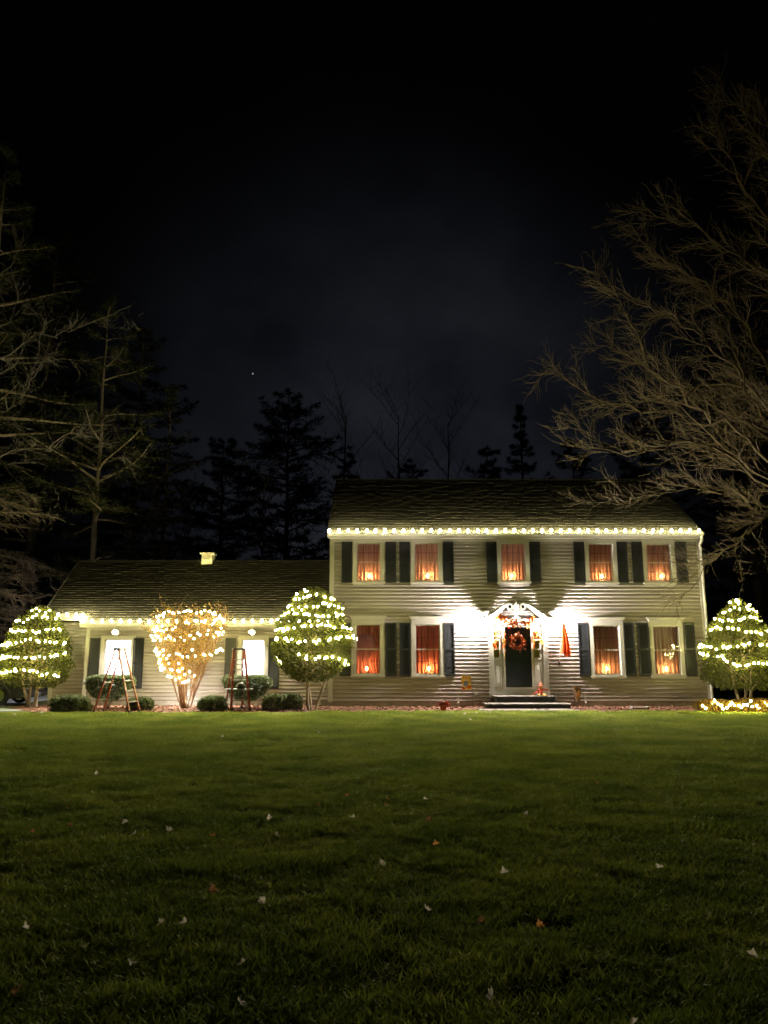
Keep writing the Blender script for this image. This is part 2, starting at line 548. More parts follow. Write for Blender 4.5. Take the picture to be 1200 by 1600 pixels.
# openings in the walls, as pixel rectangles of the glass: (x0, x1, y0, y1)
UP = [(557.5, 595, 848.5, 907.5), (647.5, 685.5, 848.5, 907.5), (782.5, 821, 849, 907.5), (919.5, 958, 849.5, 908), (1010, 1048.5, 850, 908)]
LO = [(555.5, 595, 975.5, 1053.5), (648.5, 688, 976, 1053.5), (927.5, 969, 977.5, 1054), (1021.5, 1062, 978, 1054)]
WI = [(162, 204, 999, 1074), (377, 413, 999, 1074)]
def rect(r, Y):
    a, b = at(r[0], (r[2] + r[3]) / 2, Y), at(r[1], (r[2] + r[3]) / 2, Y)
    return (a.x, b.x, at(r[0], r[3], Y).z, at(r[0], r[2], Y).z)
up_r = [rect(r, 0) for r in UP]
lo_r = [rect(r, 0) for r in LO]
wi_r = [rect(r, YW) for r in WI]
DX0, DX1 = at(765, 1030, 0).x, at(856, 1030, 0).x
door_r = (DX0 + 0.05, DX1 - 0.05, 0.0, at(800, 968, 0).z)

Z_SILL0 = at(600, 1096, 0).z             # bottom of the siding

def clapboards(wall, x0, x1, z0, z1, Y, holes, expo, top=None):
    """courses of overlapping boards, cut where openings are"""
    nb = int(math.ceil((z1 - z0) / expo))
    for i in range(nb):
        a, b = z0 + i * expo, min(z0 + (i + 1) * expo, z1)
        cuts = sorted({a, b} | {h[k] for h in holes for k in (2, 3) if a < h[k] < b})
        for c0, c1 in zip(cuts, cuts[1:]):
            if c1 - c0 < 0.004: continue
            mid = (c0 + c1) / 2
            spans = [(x0, x1)]
            for h in holes:
                if h[2] < mid < h[3]:
                    nxt = []
                    for s0, s1 in spans:
                        if h[1] <= s0 or h[0] >= s1: nxt.append((s0, s1)); continue
                        if h[0] > s0: nxt.append((s0, h[0]))
                        if h[1] < s1: nxt.append((h[1], s1))
                    spans = nxt
            def off(z): return Y - 0.004 - 0.036 * (1 - (z - a) / expo)
            for s0, s1 in spans:
                if s1 - s0 < 0.02: continue
                j = random.Random(i * 91 + int(s0 * 10)).uniform(-0.0015, 0.0015)
                y0_, y1_ = off(c0) + j, off(c1) + j
                m = MB()
                prof_ = [(Y + 0.02, c0 - 0.001)]
                if c0 == a:
                    prof_ += [(Y - 0.010 + j, c0 - 0.001), (off(a + 0.24 * expo) + j, min(a + 0.24 * expo, c1 - 0.001))]
                else:
                    prof_ += [(y0_, c0 - 0.001)]
                prof_ += [(y1_, c1), (Y + 0.02, c1)]
                k_ = len(prof_)
                m.add([(s0, y_, z_) for y_, z_ in prof_] + [(s1, y_, z_) for y_, z_ in prof_],
                      [tuple(range(k_)), tuple(range(2 * k_ - 1, k_ - 1, -1))] + [(i_, k_ + i_, k_ + (i_ + 1) % k_, (i_ + 1) % k_) for i_ in range(k_)])
                m.build('clapboard', M['siding'], wall)

def grow_hole(r, e): return (r[0] - e, r[1] + e, r[2] - e, r[3] + e)
# main block: foundation, side and back walls, then boards
w = MB()
w.box(XL + 0.02, XR - 0.02, 0.015, 0.20, 0, Z_SILL0 + 0.003)
wall = w.build('foundation', M['concrete'], house)
w = MB()
YB = 7.5
w.box(XL, XL + 0.15, 0.03, YB, 0, Z_SOFF + 0.15)
w.box(XR - 0.15, XR, 0.03, YB, 0, Z_SOFF + 0.15)
w.box(XL + 0.15, XR - 0.15, YB - 0.15, YB, 0, Z_SOFF + 0.15)
for x0, x1 in ((XL, XL + 0.12), (XR - 0.12, XR)):
    t = [(0.0, Z_SOFF + 0.15), (YB - 0.05, Z_SOFF + 0.15), (RIDGE_Y, Z_RIDGE - 0.15)]
    w.add([(x0, y, z) for y, z in t] + [(x1, y, z) for y, z in t], [(0, 1, 2), (5, 4, 3), (0, 3, 4, 1), (1, 4, 5, 2), (2, 5, 3, 0)])
wall_main = w.build('wall', M['siding'], house)
clapboards(wall_main, XL + 0.10, XR - 0.12, Z_SILL0, Z_SOFF - 0.02, 0.0,
           [grow_hole(r, 0.03) for r in up_r + lo_r] + [door_r], 0.1215)
# inner floors and partitions, dark rooms behind the glass
w = MB()
zmid = (lo_r[0][3] + up_r[0][2]) / 2
w.box(XL + 0.16, XR - 0.16, 2.4, 2.5, 0.1, Z_SOFF)
w.box(XL + 0.16, XR - 0.16, 0.05, 2.4, zmid - 0.1, zmid + 0.1)
w.box(XL + 0.16, XR - 0.16, 0.05, 2.4, Z_SOFF - 0.02, Z_SOFF + 0.08)
w.box(XL + 0.16, XR - 0.16, 0.22, 2.4, 0.1, 0.3)
for px in (733, 868):
    X = at(px, 967, 0).x
    w.box(X - 0.05, X + 0.05, 0.05, 2.4, 0.3, Z_SOFF - 0.02)
w.build('interior_wall', M['room'], house)
XP = at(621, 1010, 0).x
w = MB()
w.box(XP - 0.05, XP + 0.05, 0.05, 2.4, 0.302, zmid - 0.102)
w.box(XL + 0.17, XP - 0.052, 2.33, 2.39, 0.302, zmid - 0.102)
w.build('room_partition', M['room2'], house)
w = MB()
XU = at(621, 880, 0).x
w.box(XU - 0.05, XU + 0.05, 0.05, 2.4, zmid + 0.102, Z_SOFF - 0.022)
w.build('room_partition', M['room'], house)

# wing walls
w = MB()
w.box(WX_L + 0.02, XL - 0.002, YW2 + 0.05, YW2 + 0.2, 0, Z_SILL0)
w.box(WX_STEP, XL - 0.002, YW + 0.02, YW2 + 0.049, 0, Z_SILL0 + 0.003)
w.build('foundation', M['concrete'], house)
w = MB()
WYB = 6.2
w.box(WX_L, WX_L + 0.15, YW2, WYB, 0, WZ_EAVE + 0.1)
w.box(WX_L + 0.15, XL - 0.003, WYB - 0.15, WYB, 0, WZ_EAVE + 0.1)
t = [(YW2, WZ_EAVE + 0.1), (WYB, WZ_EAVE + 0.1), (WRIDGE_Y, WZ_RIDGE - 0.2)]
w.add([(WX_L, y, z) for y, z in t] + [(WX_L + 0.1, y, z) for y, z in t], [(0, 1, 2), (5, 4, 3), (0, 3, 4, 1), (1, 4, 5, 2), (2, 5, 3, 0)])
w.box(WX_STEP, WX_STEP + 0.1, YW + 0.03, YW2 + 0.2, Z_SILL0 + 0.004, WZ_EAVE + 0.15)
w.box(WX_L + 0.16, XL - 0.01, 2.4, 2.5, 0.1, WZ_EAVE + 0.1)
w.box(WX_L + 0.16, XL - 0.01, YW2 + 0.25, 2.39, WZ_EAVE + 0.0, WZ_EAVE + 0.08)
wall_wing = w.build('wall', M['siding'], house)
clapboards(wall_wing, WX_STEP + 0.09, XL - 0.004, Z_SILL0, WZ_EAVE - 0.06, YW, [grow_hole(r, 0.03) for r in wi_r], 0.1215)
clapboards(wall_wing, WX_L + 0.09, WX_STEP - 0.01, Z_SILL0, WZ_EAVE + 0.1, YW2, [], 0.1215)

# corner boards
def part(name, m, x0, x1, y0, y1, z0, z1, parent=house):
    return MB().box(x0, x1, y0, y1, z0, z1).build(name, m, parent)
part('corner_board', M['trim'], XL - 0.03, XL + 0.12, -0.045, 0.10, Z_SILL0 - 0.02, Z_SOFF - 0.012)
part('corner_board', M['trim'], XR - 0.13, XR + 0.03, -0.045, 0.10, Z_SILL0 - 0.02, Z_SOFF - 0.012)
part('corner_board', M['trim'], WX_STEP - 0.02, WX_STEP + 0.10, YW - 0.045, YW + 0.02, Z_SILL0 - 0.02, WZ_EAVE - 0.07)
part('corner_board', M['trim'], WX_L - 0.03, WX_L + 0.10, YW2 - 0.045, YW2 + 0.08, Z_SILL0 - 0.02, WZ_EAVE + 0.1)
# eaves of the main block
RX0, RX1 = at(512, 830, -0.38).x, at(1098, 830, -0.38).x
part('frieze_board', M['trim'], XL + 0.122, XR - 0.133, -0.035, 0.0, Z_SOFF - 0.115, Z_SOFF - 0.002)
part('soffit', M['trim'], RX0 + 0.02, RX1 - 0.02, -0.32, 0.02, Z_SOFF, Z_SOFF + 0.02)
part('fascia', M['trim'], RX0 + 0.01, RX1 - 0.01, -0.345, -0.322, Z_SOFF - 0.02, Z_EAVE - 0.01)
def gutter(x0, x1, Y, zb, zt, name='gutter'):
    m = MB()
    prof = [(Y, zb + 0.005), (Y - 0.075, zb + 0.012), (Y - 0.098, zb + 0.045), (Y - 0.088, zb + 0.075), (Y - 0.115, zt), (Y - 0.122, zt), (Y - 0.104, zb + 0.045), (Y - 0.080, zb), (Y - 0.004, zb - 0.004)]
    nn = len(prof)
    m.add([(x0, y, z) for y, z in prof] + [(x1, y, z) for y, z in prof],
          [tuple(range(nn - 1, -1, -1)), tuple(range(nn, 2 * nn))] + [(i, (i + 1) % nn, nn + (i + 1) % nn, nn + i) for i in range(nn)])
    return m.build(name, M['trim'], house)
gutter(RX0, RX1, -0.348, Z_EAVE - 0.120, Z_EAVE - 0.01)
# downspout with an elbow at the far right corner
d = MB()
dp = [(RX1 - 0.06, -0.40, Z_EAVE - 0.12), (RX1 - 0.06, -0.40, Z_EAVE - 0.25), (RX1 - 0.10, -0.30, Z_EAVE - 0.40), (XR - 0.02, -0.10, Z_EAVE - 0.55), (XR - 0.02, -0.085, Z_EAVE - 0.8), (XR - 0.02, -0.085, 0.2), (XR + 0.02, -0.25, 0.1)]
d.tube(dp, 0.042, 8)
d.build('downspout', M['trim'], house)
# wing eaves
w_e = WZ_EAVE
part('soffit', M['trim'], WX_STEP - 0.05, XL - 0.035, 0.16, YW, w_e - 0.055, w_e - 0.035)
part('fascia', M['trim'], WX_STEP - 0.07, XL - 0.035, 0.135, 0.158, w_e - 0.09, w_e + 0.05)
part('frieze_board', M['trim'], WX_STEP + 0.105, XL - 0.006, YW - 0.035, YW, w_e - 0.16, w_e - 0.057)
gutter(WX_STEP - 0.1, XL - 0.04, 0.132, w_e - 0.085, w_e + 0.04)
z2 = w_e + WSLOPE * (YW2 - YW)
part('soffit', M['trim'], -11.6, WX_STEP - 0.075, 0.46, YW2, z2 - 0.055, z2 - 0.035)
part('fascia', M['trim'], -11.62, WX_STEP - 0.075, 0.435, 0.458, z2 - 0.09, z2 + 0.05)
gutter(-11.62, WX_STEP - 0.11, 0.432, z2 - 0.085, z2 + 0.04)

# roofs: deck and rows of shingles
def roof(name, x0, x1, ye, ze, yr, zr, yb, zb, expo=0.14, wid=0.30, seed=1, x_split=None, ye2=None):
    deck = MB()
    nrm = Vector((0, -(zr - ze), yr - ye)).normalized()
    th = 0.10
    def slab(xa, xb, ya, za):
        deck.add([(xa, ya, za - th), (xb, ya, za - th), (xb, yr, zr - th), (xa, yr, zr - th), (xa, ya, za), (xb, ya, za), (xb, yr, zr), (xa, yr, zr)],
                 [(0, 3, 2, 1), (4, 5, 6, 7), (0, 1, 5, 4), (1, 2, 6, 5), (2, 3, 7, 6), (3, 0, 4, 7)])
    sl = (zr - ze) / (yr - ye)
    if x_split:
        slab(x_split, x1, ye, ze)
        slab(x0, x_split - 0.002, ye2, ze + sl * (ye2 - ye))
    else:
        slab(x0, x1, ye, ze)
    deck.add([(x0, yr + 0.002, zr - th), (x1, yr + 0.002, zr - th), (x1, yb, zb - th), (x0, yb, zb - th), (x0, yr + 0.002, zr), (x1, yr + 0.002, zr), (x1, yb, zb), (x0, yb, zb)],
             [(0, 3, 2, 1), (4, 5, 6, 7), (0, 1, 5, 4), (1, 2, 6, 5), (2, 3, 7, 6), (3, 0, 4, 7)])
    ro = deck.build('roof', M['roofdeck'], house)
    up = Vector((0, yr - ye, zr - ze)); Ls = up.length; up.normalize()
    r = random.Random(seed)
    s = MB()
    nc = int(Ls / expo)
    for i in range(nc + 1):
        v0 = i * expo - 0.015
        v1 = min(v0 + expo + 0.04, Ls)
        x = x0 - (0.15 if i % 2 else 0) - r.uniform(0, 0.1)
        while x < x1:
            ww = wid * r.choice((0.55, 0.8, 1.0, 1.0))
            xa, xb = max(x, x0 - 0.01), min(x + ww - 0.007, x1 + 0.01)
            x += ww
            if xb - xa < 0.02: continue
            if x_split and xb < x_split + 0.05 and v0 < (ye2 - ye) / (yr - ye) * Ls - 0.02: continue
            e = r.uniform(-0.008, 0.008); h0 = 0.022 + r.uniform(0, 0.010)
            O = Vector((0, ye, ze))
            def pt(xx, vv, hh):
                q = O + up * vv + nrm * hh
                return (xx, q.y, q.z)
            s.hexa([pt(xa, v0 + e, 0.002), pt(xb, v0 + e, 0.002), pt(xb, v1, 0.002), pt(xa, v1, 0.002),
                    pt(xa, v0 + e, h0), pt(xb, v0 + e, h0), pt(xb, v1, 0.006), pt(xa, v1, 0.006)])
    so = s.build('shingles', M['shingle'], ro)
    so['kind'] = 'stuff'
    c = MB()
    x = x0
    while x < x1:
        xe = min(x + 0.26, x1)
        c.add([(x, yr - 0.13, zr - 0.13 * sl + 0.03), (xe, yr - 0.13, zr - 0.13 * sl + 0.03), (xe, yr, zr + 0.045), (x, yr, zr + 0.045), (x, yr + 0.13, zr - 0.13 * sl + 0.03), (xe, yr + 0.13, zr - 0.13 * sl + 0.03)],
              [(0, 1, 2, 3), (3, 2, 5, 4)])
        x += 0.265
    c.build('ridge_cap', M['shingle'], ro)
    return ro
roof('roof', RX0, RX1, -0.40, Z_EAVE - 0.01, RIDGE_Y, Z_RIDGE, 2 * RIDGE_Y + 0.4, Z_EAVE, seed=2)
wroof = roof('roof', -11.64, XL - 0.01, 0.08, w_e + 0.03, WRIDGE_Y, WZ_RIDGE, 6.4, w_e + 0.03, seed=7, x_split=WX_STEP - 0.09, ye2=0.38)
# rake boards
for x in (RX0 - 0.0, RX1 - 0.03):
    MB().bar((x + 0.015, -0.40, Z_EAVE - 0.10), (x + 0.015, RIDGE_Y, Z_RIDGE - 0.09), 0.028, 0.16, (0, 0, 1)).build('rake_board', M['trim'], house)
MB().bar((-11.655, 0.38, z2 - 0.02), (-11.655, WRIDGE_Y, WZ_RIDGE - 0.07), 0.028, 0.15).build('rake_board', M['trim'], house)
# louvred vent box on the wing ridge
q = at(325, 878, WRIDGE_Y)
vm = MB().box(q.x - 0.20, q.x + 0.20, WRIDGE_Y - 0.2, WRIDGE_Y + 0.2, WZ_RIDGE - 0.2, WZ_RIDGE + 0.24)
vent = vm.build('roof_vent', M['ivory'], house)
vm = MB()
for k in range(4):
    z = WZ_RIDGE + 0.05 + k * 0.045
    vm.hexa([(q.x - 0.15, WRIDGE_Y - 0.235, z), (q.x + 0.15, WRIDGE_Y - 0.235, z), (q.x + 0.15, WRIDGE_Y - 0.202, z + 0.02), (q.x - 0.15, WRIDGE_Y - 0.202, z + 0.02),
             (q.x - 0.15, WRIDGE_Y - 0.235, z + 0.008), (q.x + 0.15, WRIDGE_Y - 0.235, z + 0.008), (q.x + 0.15, WRIDGE_Y - 0.202, z + 0.028), (q.x - 0.15, WRIDGE_Y - 0.202, z + 0.028)])
vm.build('louvers', M['ivory'], vent)
vm = MB().box(q.x - 0.26, q.x + 0.26, WRIDGE_Y - 0.26, WRIDGE_Y + 0.26, WZ_RIDGE + 0.242, WZ_RIDGE + 0.30)
vm.build('cap', M['ivory'], vent)

# ------------------------------------------------------------------ windows
def window(r, Y, crown, label=None, casing=0.125, cols=4, grille='trim'):
    x0, x1, z0, z1 = r
    c = casing
    m = MB()
    m.box(x0 - c, x0, Y - 0.055, Y + 0.10, z0 - 0.04, z1 + c)
    m.box(x1, x1 + c, Y - 0.055, Y + 0.10, z0 - 0.04, z1 + c)
    m.box(x0, x1, Y - 0.055, Y + 0.10, z1, z1 + c)
    m.box(x0 - c - 0.0, x1 + c, Y + 0.101, Y + 0.13, z1 + 0.02, z1 + c)
    win = m.build('window', M['trim'], house)
    m = MB()
    m.box(x0 - c - 0.03, x1 + c + 0.03, Y - 0.085, Y + 0.02, z0 - 0.09, z0 - 0.042)
    m.box(x0 - c + 0.001, x1 + c - 0.001, Y - 0.045, Y + 0.02, z0 - 0.14, z0 - 0.091)
    m.box(x0 + 0.001, x1 - 0.001, Y - 0.04, Y + 0.09, z0 - 0.039, z0 - 0.004)
    m.build('sill', M['trim'], win)
    MB().box(x0 - 0.03, x1 + 0.03, Y + 0.102, Y + 0.26, z0 - 0.05, z0 - 0.015).build('inner_sill', M['trim'], win)
    if crown:
        m = MB()
        xa, xb, zt = x0 - c, x1 + c, z1 + c
        m.box(xa + 0.003, xb - 0.003, Y - 0.06, Y + 0.01, zt + 0.001, zt + 0.05)
        m.hexa([(xa, Y - 0.062, zt + 0.051), (xb, Y - 0.062, zt + 0.051), (xb, Y + 0.01, zt + 0.051), (xa, Y + 0.01, zt + 0.051),
                (xa - 0.07, Y - 0.14, zt + 0.13), (xb + 0.07, Y - 0.14, zt + 0.13), (xb + 0.07, Y + 0.01, zt + 0.13), (xa - 0.07, Y + 0.01, zt + 0.13)])
        m.box(xa - 0.08, xb + 0.08, Y - 0.15, Y + 0.01, zt + 0.131, zt + 0.155)
        m.build('crown_molding', M['trim'], win)
    zm = (z0 + z1) / 2
    for k, (a, b, yo) in enumerate(((zm - 0.02, z1 - 0.002, 0.015), (z0 - 0.002, zm + 0.02, 0.05))):
        f = 0.035
        m = MB()
        ya, yb = Y + yo, Y + yo + 0.03
        m.box(x0 + 0.002, x0 + f, ya, yb, a, b)
        m.box(x1 - f, x1 - 0.002, ya, yb, a, b)
        m.box(x0 + f, x1 - f, ya, yb, a, a + f)
        m.box(x0 + f, x1 - f, ya, yb, b - f, b)
        m.build('sash', M['trim'], win)
        m = MB()
        for i in range(1, cols):
            x = x0 + f + (x1 - x0 - 2 * f) * i / cols
            m.box(x - 0.007, x + 0.007, ya + 0.016, yb - 0.004, a + f, b - f)
        z = (a + b) / 2
        for i in range(cols):
            w0 = (x1 - x0 - 2 * f) / cols
            m.box(x0 + f + w0 * i + 0.0075, x0 + f + w0 * (i + 1) - 0.0075, ya + 0.016, yb - 0.004, z - 0.007, z + 0.007)
        m.build('grille', M[grille], win)
        MB().box(x0 + f - 0.003, x1 - f + 0.003, ya + 0.009, ya + 0.013, a + f - 0.003, b - f + 0.003).build('pane', M['glass'], win)
    if label: win['label'] = label
    return win
M['shadedgrille'] = mat('shaded_grille', (0.12, 0.09, 0.07), 0.6)  # darker copy: the shade of the unlit grilles is put into the colour
for r in up_r: window(r, 0.0, False, grille='shadedgrille')
for k, r in enumerate(lo_r): window(r, 0.0, True, grille='trim' if k == 3 else 'shadedgrille')
for r in wi_r: window(r, YW, False, cols=3)

# shutters: louvred panels in a frame
SH = {}
def shutter(cx, zc, w, h, Y):
    key = (round(w, 2), round(h, 1), Y)
    if key not in SH:
        s = 0.045
        m = MB()
        m.box(-w / 2, -w / 2 + s, -0.035, 0, -h / 2, h / 2)
        m.box(w / 2 - s, w / 2, -0.035, 0, -h / 2, h / 2)
        for z0, z1 in ((-h / 2, -h / 2 + 0.08), (h / 2 - 0.07, h / 2), (-0.035, 0.035)):
            m.box(-w / 2 + s, w / 2 - s, -0.033, -0.002, z0, z1)
        lv = MB()
        for a, b in ((-h / 2 + 0.08, -0.035), (0.035, h / 2 - 0.07)):
            n = int((b - a) / 0.042)
            for i in range(n):
                z = a + (b - a) * i / n
                lv.hexa([(-w / 2 + s, -0.026, z + 0.002), (w / 2 - s, -0.026, z + 0.002), (w / 2 - s, -0.020, z), (-w / 2 + s, -0.020, z),
                         (-w / 2 + s, -0.010, z + 0.05), (w / 2 - s, -0.010, z + 0.05), (w / 2 - s, -0.004, z + 0.048), (-w / 2 + s, -0.004, z + 0.048)])
        SH[key] = (m.mesh('shutter', M['shutter']), lv.mesh('louvers', M['shutter']), random.Random(4))
    me, lv, r = SH[key]
    o = put('shutter', me, (cx, Y - 0.026, zc), house, rot=(0, r.uniform(-0.006, 0.006), 0))
    l = put('louvers', lv, (cx, Y - 0.026, zc), o)
    l['kind'] = 'stuff'
zc = (at(600, 846, 0).z + at(600, 911.5, 0).z) / 2
for px in (542, 610.5, 632, 700.5, 768, 836, 904.5, 972, 995.5, 1065):
    shutter(at(px, 879, 0).x, zc, 0.355, 1.40, 0.0)
zc = (at(600, 974, 0).z + at(600, 1056, 0).z) / 2
for px in (539.5, 611, 632.5, 702, 912, 983.5, 1006, 1078):
    shutter(at(px, 1015, 0).x, zc, 0.36, 1.74, 0.0)
zc = (at(300, 998, YW).z + at(300, 1075, YW).z) / 2
for px in (147.5, 216, 360, 428):
    shutter(at(px, 1035, YW).x, zc, 0.36, 1.68, YW)

# ------------------------------------------------------------------ curtains and electric candles behind the glass
def cloth_mat(name, col, trans=0.5):
    m, n, l, p = nodes_of(name)
    t = n.new('ShaderNodeTexCoord')
    nz = n.new('ShaderNodeTexNoise')
    nz.inputs['Scale'].default_value = 14
    mp = n.new('ShaderNodeMapping')
    mp.inputs['Scale'].default_value = (2.0, 1, 0.08)
    l.new(t.outputs['Object'], mp.inputs['Vector'])
    l.new(mp.outputs['Vector'], nz.inputs['Vector'])
    r = n.new('ShaderNodeValToRGB')
    r.color_ramp.elements[0].position = 0.35
    r.color_ramp.elements[1].position = 0.65
    r.color_ramp.elements[0].color = tuple(c * 0.85 for c in col) + (1,)
    r.color_ramp.elements[1].color = tuple(min(1, c * 1.15) for c in col) + (1,)
    l.new(nz.outputs['Fac'], r.inputs['Fac'])
    l.new(r.outputs['Color'], p.inputs['Base Color'])
    p.inputs['Roughness'].default_value = 0.9
    tr = n.new('ShaderNodeBsdfTranslucent')
    l.new(r.outputs['Color'], tr.inputs['Color'])
    mx = n.new('ShaderNodeMixShader')
    mx.inputs['Fac'].default_value = trans
    l.new(p.outputs[0], mx.inputs[1])
    l.new(tr.outputs[0], mx.inputs[2])
    l.new(mx.outputs[0], n['Material Output'].inputs['Surface'])
    return m
M['curtain'] = cloth_mat('tan_curtain', (0.56, 0.42, 0.35))
M['curtain_pale'] = cloth_mat('pale_curtain', (0.64, 0.50, 0.42))
M['curtain_grey'] = cloth_mat('grey_curtain', (0.46, 0.37, 0.31))
M['redcurtain'] = cloth_mat('red_curtain', (0.60, 0.24, 0.17))
M['shade'] = cloth_mat('white_shade', (0.84, 0.83, 0.80), 0.5)
def curtain(r, Y, label, m, seed=0, x0=None, x1=None, amp=0.016):
    rr = random.Random(seed)
    a, b, z0, z1 = r
    a, b = (a - 0.05 if x0 is None else x0), (b + 0.05 if x1 is None else x1)
    nx, nz = 56, 6
    ph = [rr.uniform(0, 6.28) for _ in range(4)]
    k1 = rr.uniform(44, 56)
    V, F = [], []
    for j in range(nz + 1):
        z = z0 - 0.01 + (z1 + 0.09 - z0) * j / nz
        for i in range(nx + 1):
            x = a + (b - a) * i / nx
            s = math.sin(x * k1 + ph[0] + 0.3 * math.sin(z * 2 + ph[1])) + 0.5 * math.sin(x * k1 * 0.53 + ph[2])
            V.append((x, Y + amp * s * (0.75 + 0.25 * (1 - j / nz)), z))
    for j in range(nz):
        for i in range(nx):
            F.append((j * (nx + 1) + i, j * (nx + 1) + i + 1, (j + 1) * (nx + 1) + i + 1, (j + 1) * (nx + 1) + i))
    o = MB().add(V, F).build('curtain', m, None, True)
    return tag(o, label, 'curtain', 'window curtains')
CM = {}
def candle(x, Y, z, label, key='flame'):
    if not CM:
        CM['base'] = MB().lathe([(0.038, 0), (0.04, 0.008), (0.02, 0.02), (0.012, 0.03)], n=10).mesh('base', M['brass'], True)
        CM['stick'] = MB().lathe([(0.010, 0.03), (0.010, 0.15)], n=8).mesh('stick', M['ivory'], True)
        CM['flame'] = MB().lathe([(0.006, 0.15), (0.019, 0.17), (0.022, 0.19), (0.012, 0.225), (0.002, 0.245)], n=8).mesh('flame_bulb', M['flame'], True)
    t = thing('window_candle', (x, Y, z), label, 'candle', 'electric candles in the windows')
    for n_, k in (('base', 'base'), ('stick', 'stick'), ('flame_bulb', 'flame')):
        put(n_, CM[k], (x, Y, z), t)
    return t
upn = ['upstairs window nearest the wing', 'second upstairs window from the wing', 'upstairs window above the front door', 'second upstairs window from the downspout', 'upstairs window nearest the downspout']
ucx = [576.5, 668, 800, 941, 1034]
for k, r in enumerate(up_r):
    curtain(r, (0.33, 0.36, 0.35, 0.38, 0.34)[k], 'tan pleated curtain glowing orange in the ' + upn[k], M['curtain' if k in (0, 2) else 'curtain_pale' if k == 1 else 'curtain_grey'], k)
    candle(at(ucx[k], 905, 0.17).x, 0.175, r[2] - 0.015, 'lit electric candle in the ' + upn[k])
lon = ['ground-floor window beside the tall lit shrub', 'ground-floor window next to the scarecrow garden flag', 'ground-floor window next to the orange furled flag', 'ground-floor window with the white grille']
lcx = [573, 670, 949, 1042]
for k, r in enumerate(lo_r):
    if k: curtain(r, 0.35, 'reddish pleated curtain behind the ' + lon[k] if k == 1 else 'tan pleated curtain behind the ' + lon[k], M['redcurtain'] if k == 1 else M['curtain_grey'], 10 + k)
    candle(at(lcx[k], 1050, 0.17).x, 0.175, r[2] - 0.015, 'lit electric candle in the ' + lon[k])
# the first ground-floor room is open to view: a tied-back drape, a chair back, an added unseen lamp
r = lo_r[0]
m = MB()
V, F = [], []
xe = r[1] + 0.02
for j in range(13):
    u = j / 12
    z = r[2] - 0.01 + (r[3] - r[2] + 0.08) * u
    wdt = 0.30 + 0.10 * math.cos((u - 0.25) * 9) * (1 if u < 0.6 else 0.3) - (0.10 if 0.55 < u < 0.75 else 0)
    for i in range(17):
        s = i / 16
        V.append((xe - wdt * s - 0.02, 0.40 + 0.03 * math.sin(s * 26 + u), z))
for j in range(12):
    for i in range(16):
        F.append((j * 17 + i, j * 17 + i + 1, (j + 1) * 17 + i + 1, (j + 1) * 17 + i))
tag(m.add(V, F).build('curtain', M['redcurtain'], None, True), 'red drape tied back in the ' + lon[0], 'curtain', 'window curtains')
m = MB()
za = r[2] + (r[3] - r[2]) * 0.83
cols_ = 40
V = []; F = []
for j in range(3):
    for i in range(cols_ + 1):
        s = i / cols_
        V.append((r[0] - 0.03 + (r[1] - r[0] + 0.06) * s, 0.20 + 0.02 * math.sin(s * 50), za + j * 0.16 - (0.05 * abs(math.sin(s * 9.4)) if j == 0 else 0)))
for j in range(2):
    for i in range(cols_): F.append((j * (cols_ + 1) + i, j * (cols_ + 1) + i + 1, (j + 1) * (cols_ + 1) + i + 1, (j + 1) * (cols_ + 1) + i))
tag(m.add(V, F).build('valance', M['redcurtain'], None, True), 'short scalloped red valance across the ' + lon[0], 'valance')
def sheer_mat(name, col, see):
    m, n, l, p = nodes_of(name)
    p.inputs['Base Color'].default_value = tuple(col) + (1,)
    p.inputs['Roughness'].default_value = 0.9
    tr_ = n.new('ShaderNodeBsdfTranslucent')
    tr_.inputs['Color'].default_value = tuple(col) + (1,)
    m1, m2, t_ = n.new('ShaderNodeMixShader'), n.new('ShaderNodeMixShader'), n.new('ShaderNodeBsdfTransparent')
    m1.inputs['Fac'].default_value = 0.4
    wv = n.new('ShaderNodeTexNoise')
    wv.inputs['Scale'].default_value = 30
    mrr = n.new('ShaderNodeMapRange')
    mrr.inputs['To Min'].default_value = see - 0.15
    mrr.inputs['To Max'].default_value = see + 0.15
    l.new(wv.outputs['Fac'], mrr.inputs['Value'])
    l.new(mrr.outputs['Result'], m2.inputs['Fac'])
    l.new(p.outputs[0], m1.inputs[1]); l.new(tr_.outputs[0], m1.inputs[2])
    l.new(m1.outputs[0], m2.inputs[1]); l.new(t_.outputs[0], m2.inputs[2])
    l.new(m2.outputs[0], n['Material Output'].inputs['Surface'])
    return m
M['sheer'] = sheer_mat('red_sheer', (0.62, 0.26, 0.20), 0.45)
curtain(lo_r[0], 0.52, 'thin red see-through curtain across the ' + lon[0], M['sheer'], 19, amp=0.02)
cxx = at(569, 1040, 0.6).x
ch = thing('dining_chair', (cxx, 0.7, 0.3), 'round-backed chair just inside the ' + lon[0], 'chair')
M['chairwood'] = mat('chair_wood', (0.32, 0.12, 0.06), 0.5)
MB().tube([(cxx + 0.2 * math.cos(a), 0.72, 1.02 + 0.28 * math.sin(a)) for a in [math.pi * k / 10 for k in range(11)]], 0.022, 6).build('backrest', M['chairwood'], ch)
MB().box(cxx - 0.22, cxx + 0.22, 0.72, 1.12, 0.74, 0.78).build('seat', M['chairwood'], ch)
for sx in (-0.2, 0.2):
    MB().tube([(cxx + sx, 0.72, 0.302), (cxx + sx, 0.72, 1.03)], 0.02, 6).build('leg', M['chairwood'], ch)
    MB().tube([(cxx + sx, 1.10, 0.302), (cxx + sx, 1.10, 0.739)], 0.02, 6).build('leg', M['chairwood'], ch)
M['added_cool_lamp'] = emit('added_room_lamp', (0.86, 0.82, 1.0), 6.0)  # unseen lamp added to give this room its pale light
lx = at(560, 985, 1.5).x
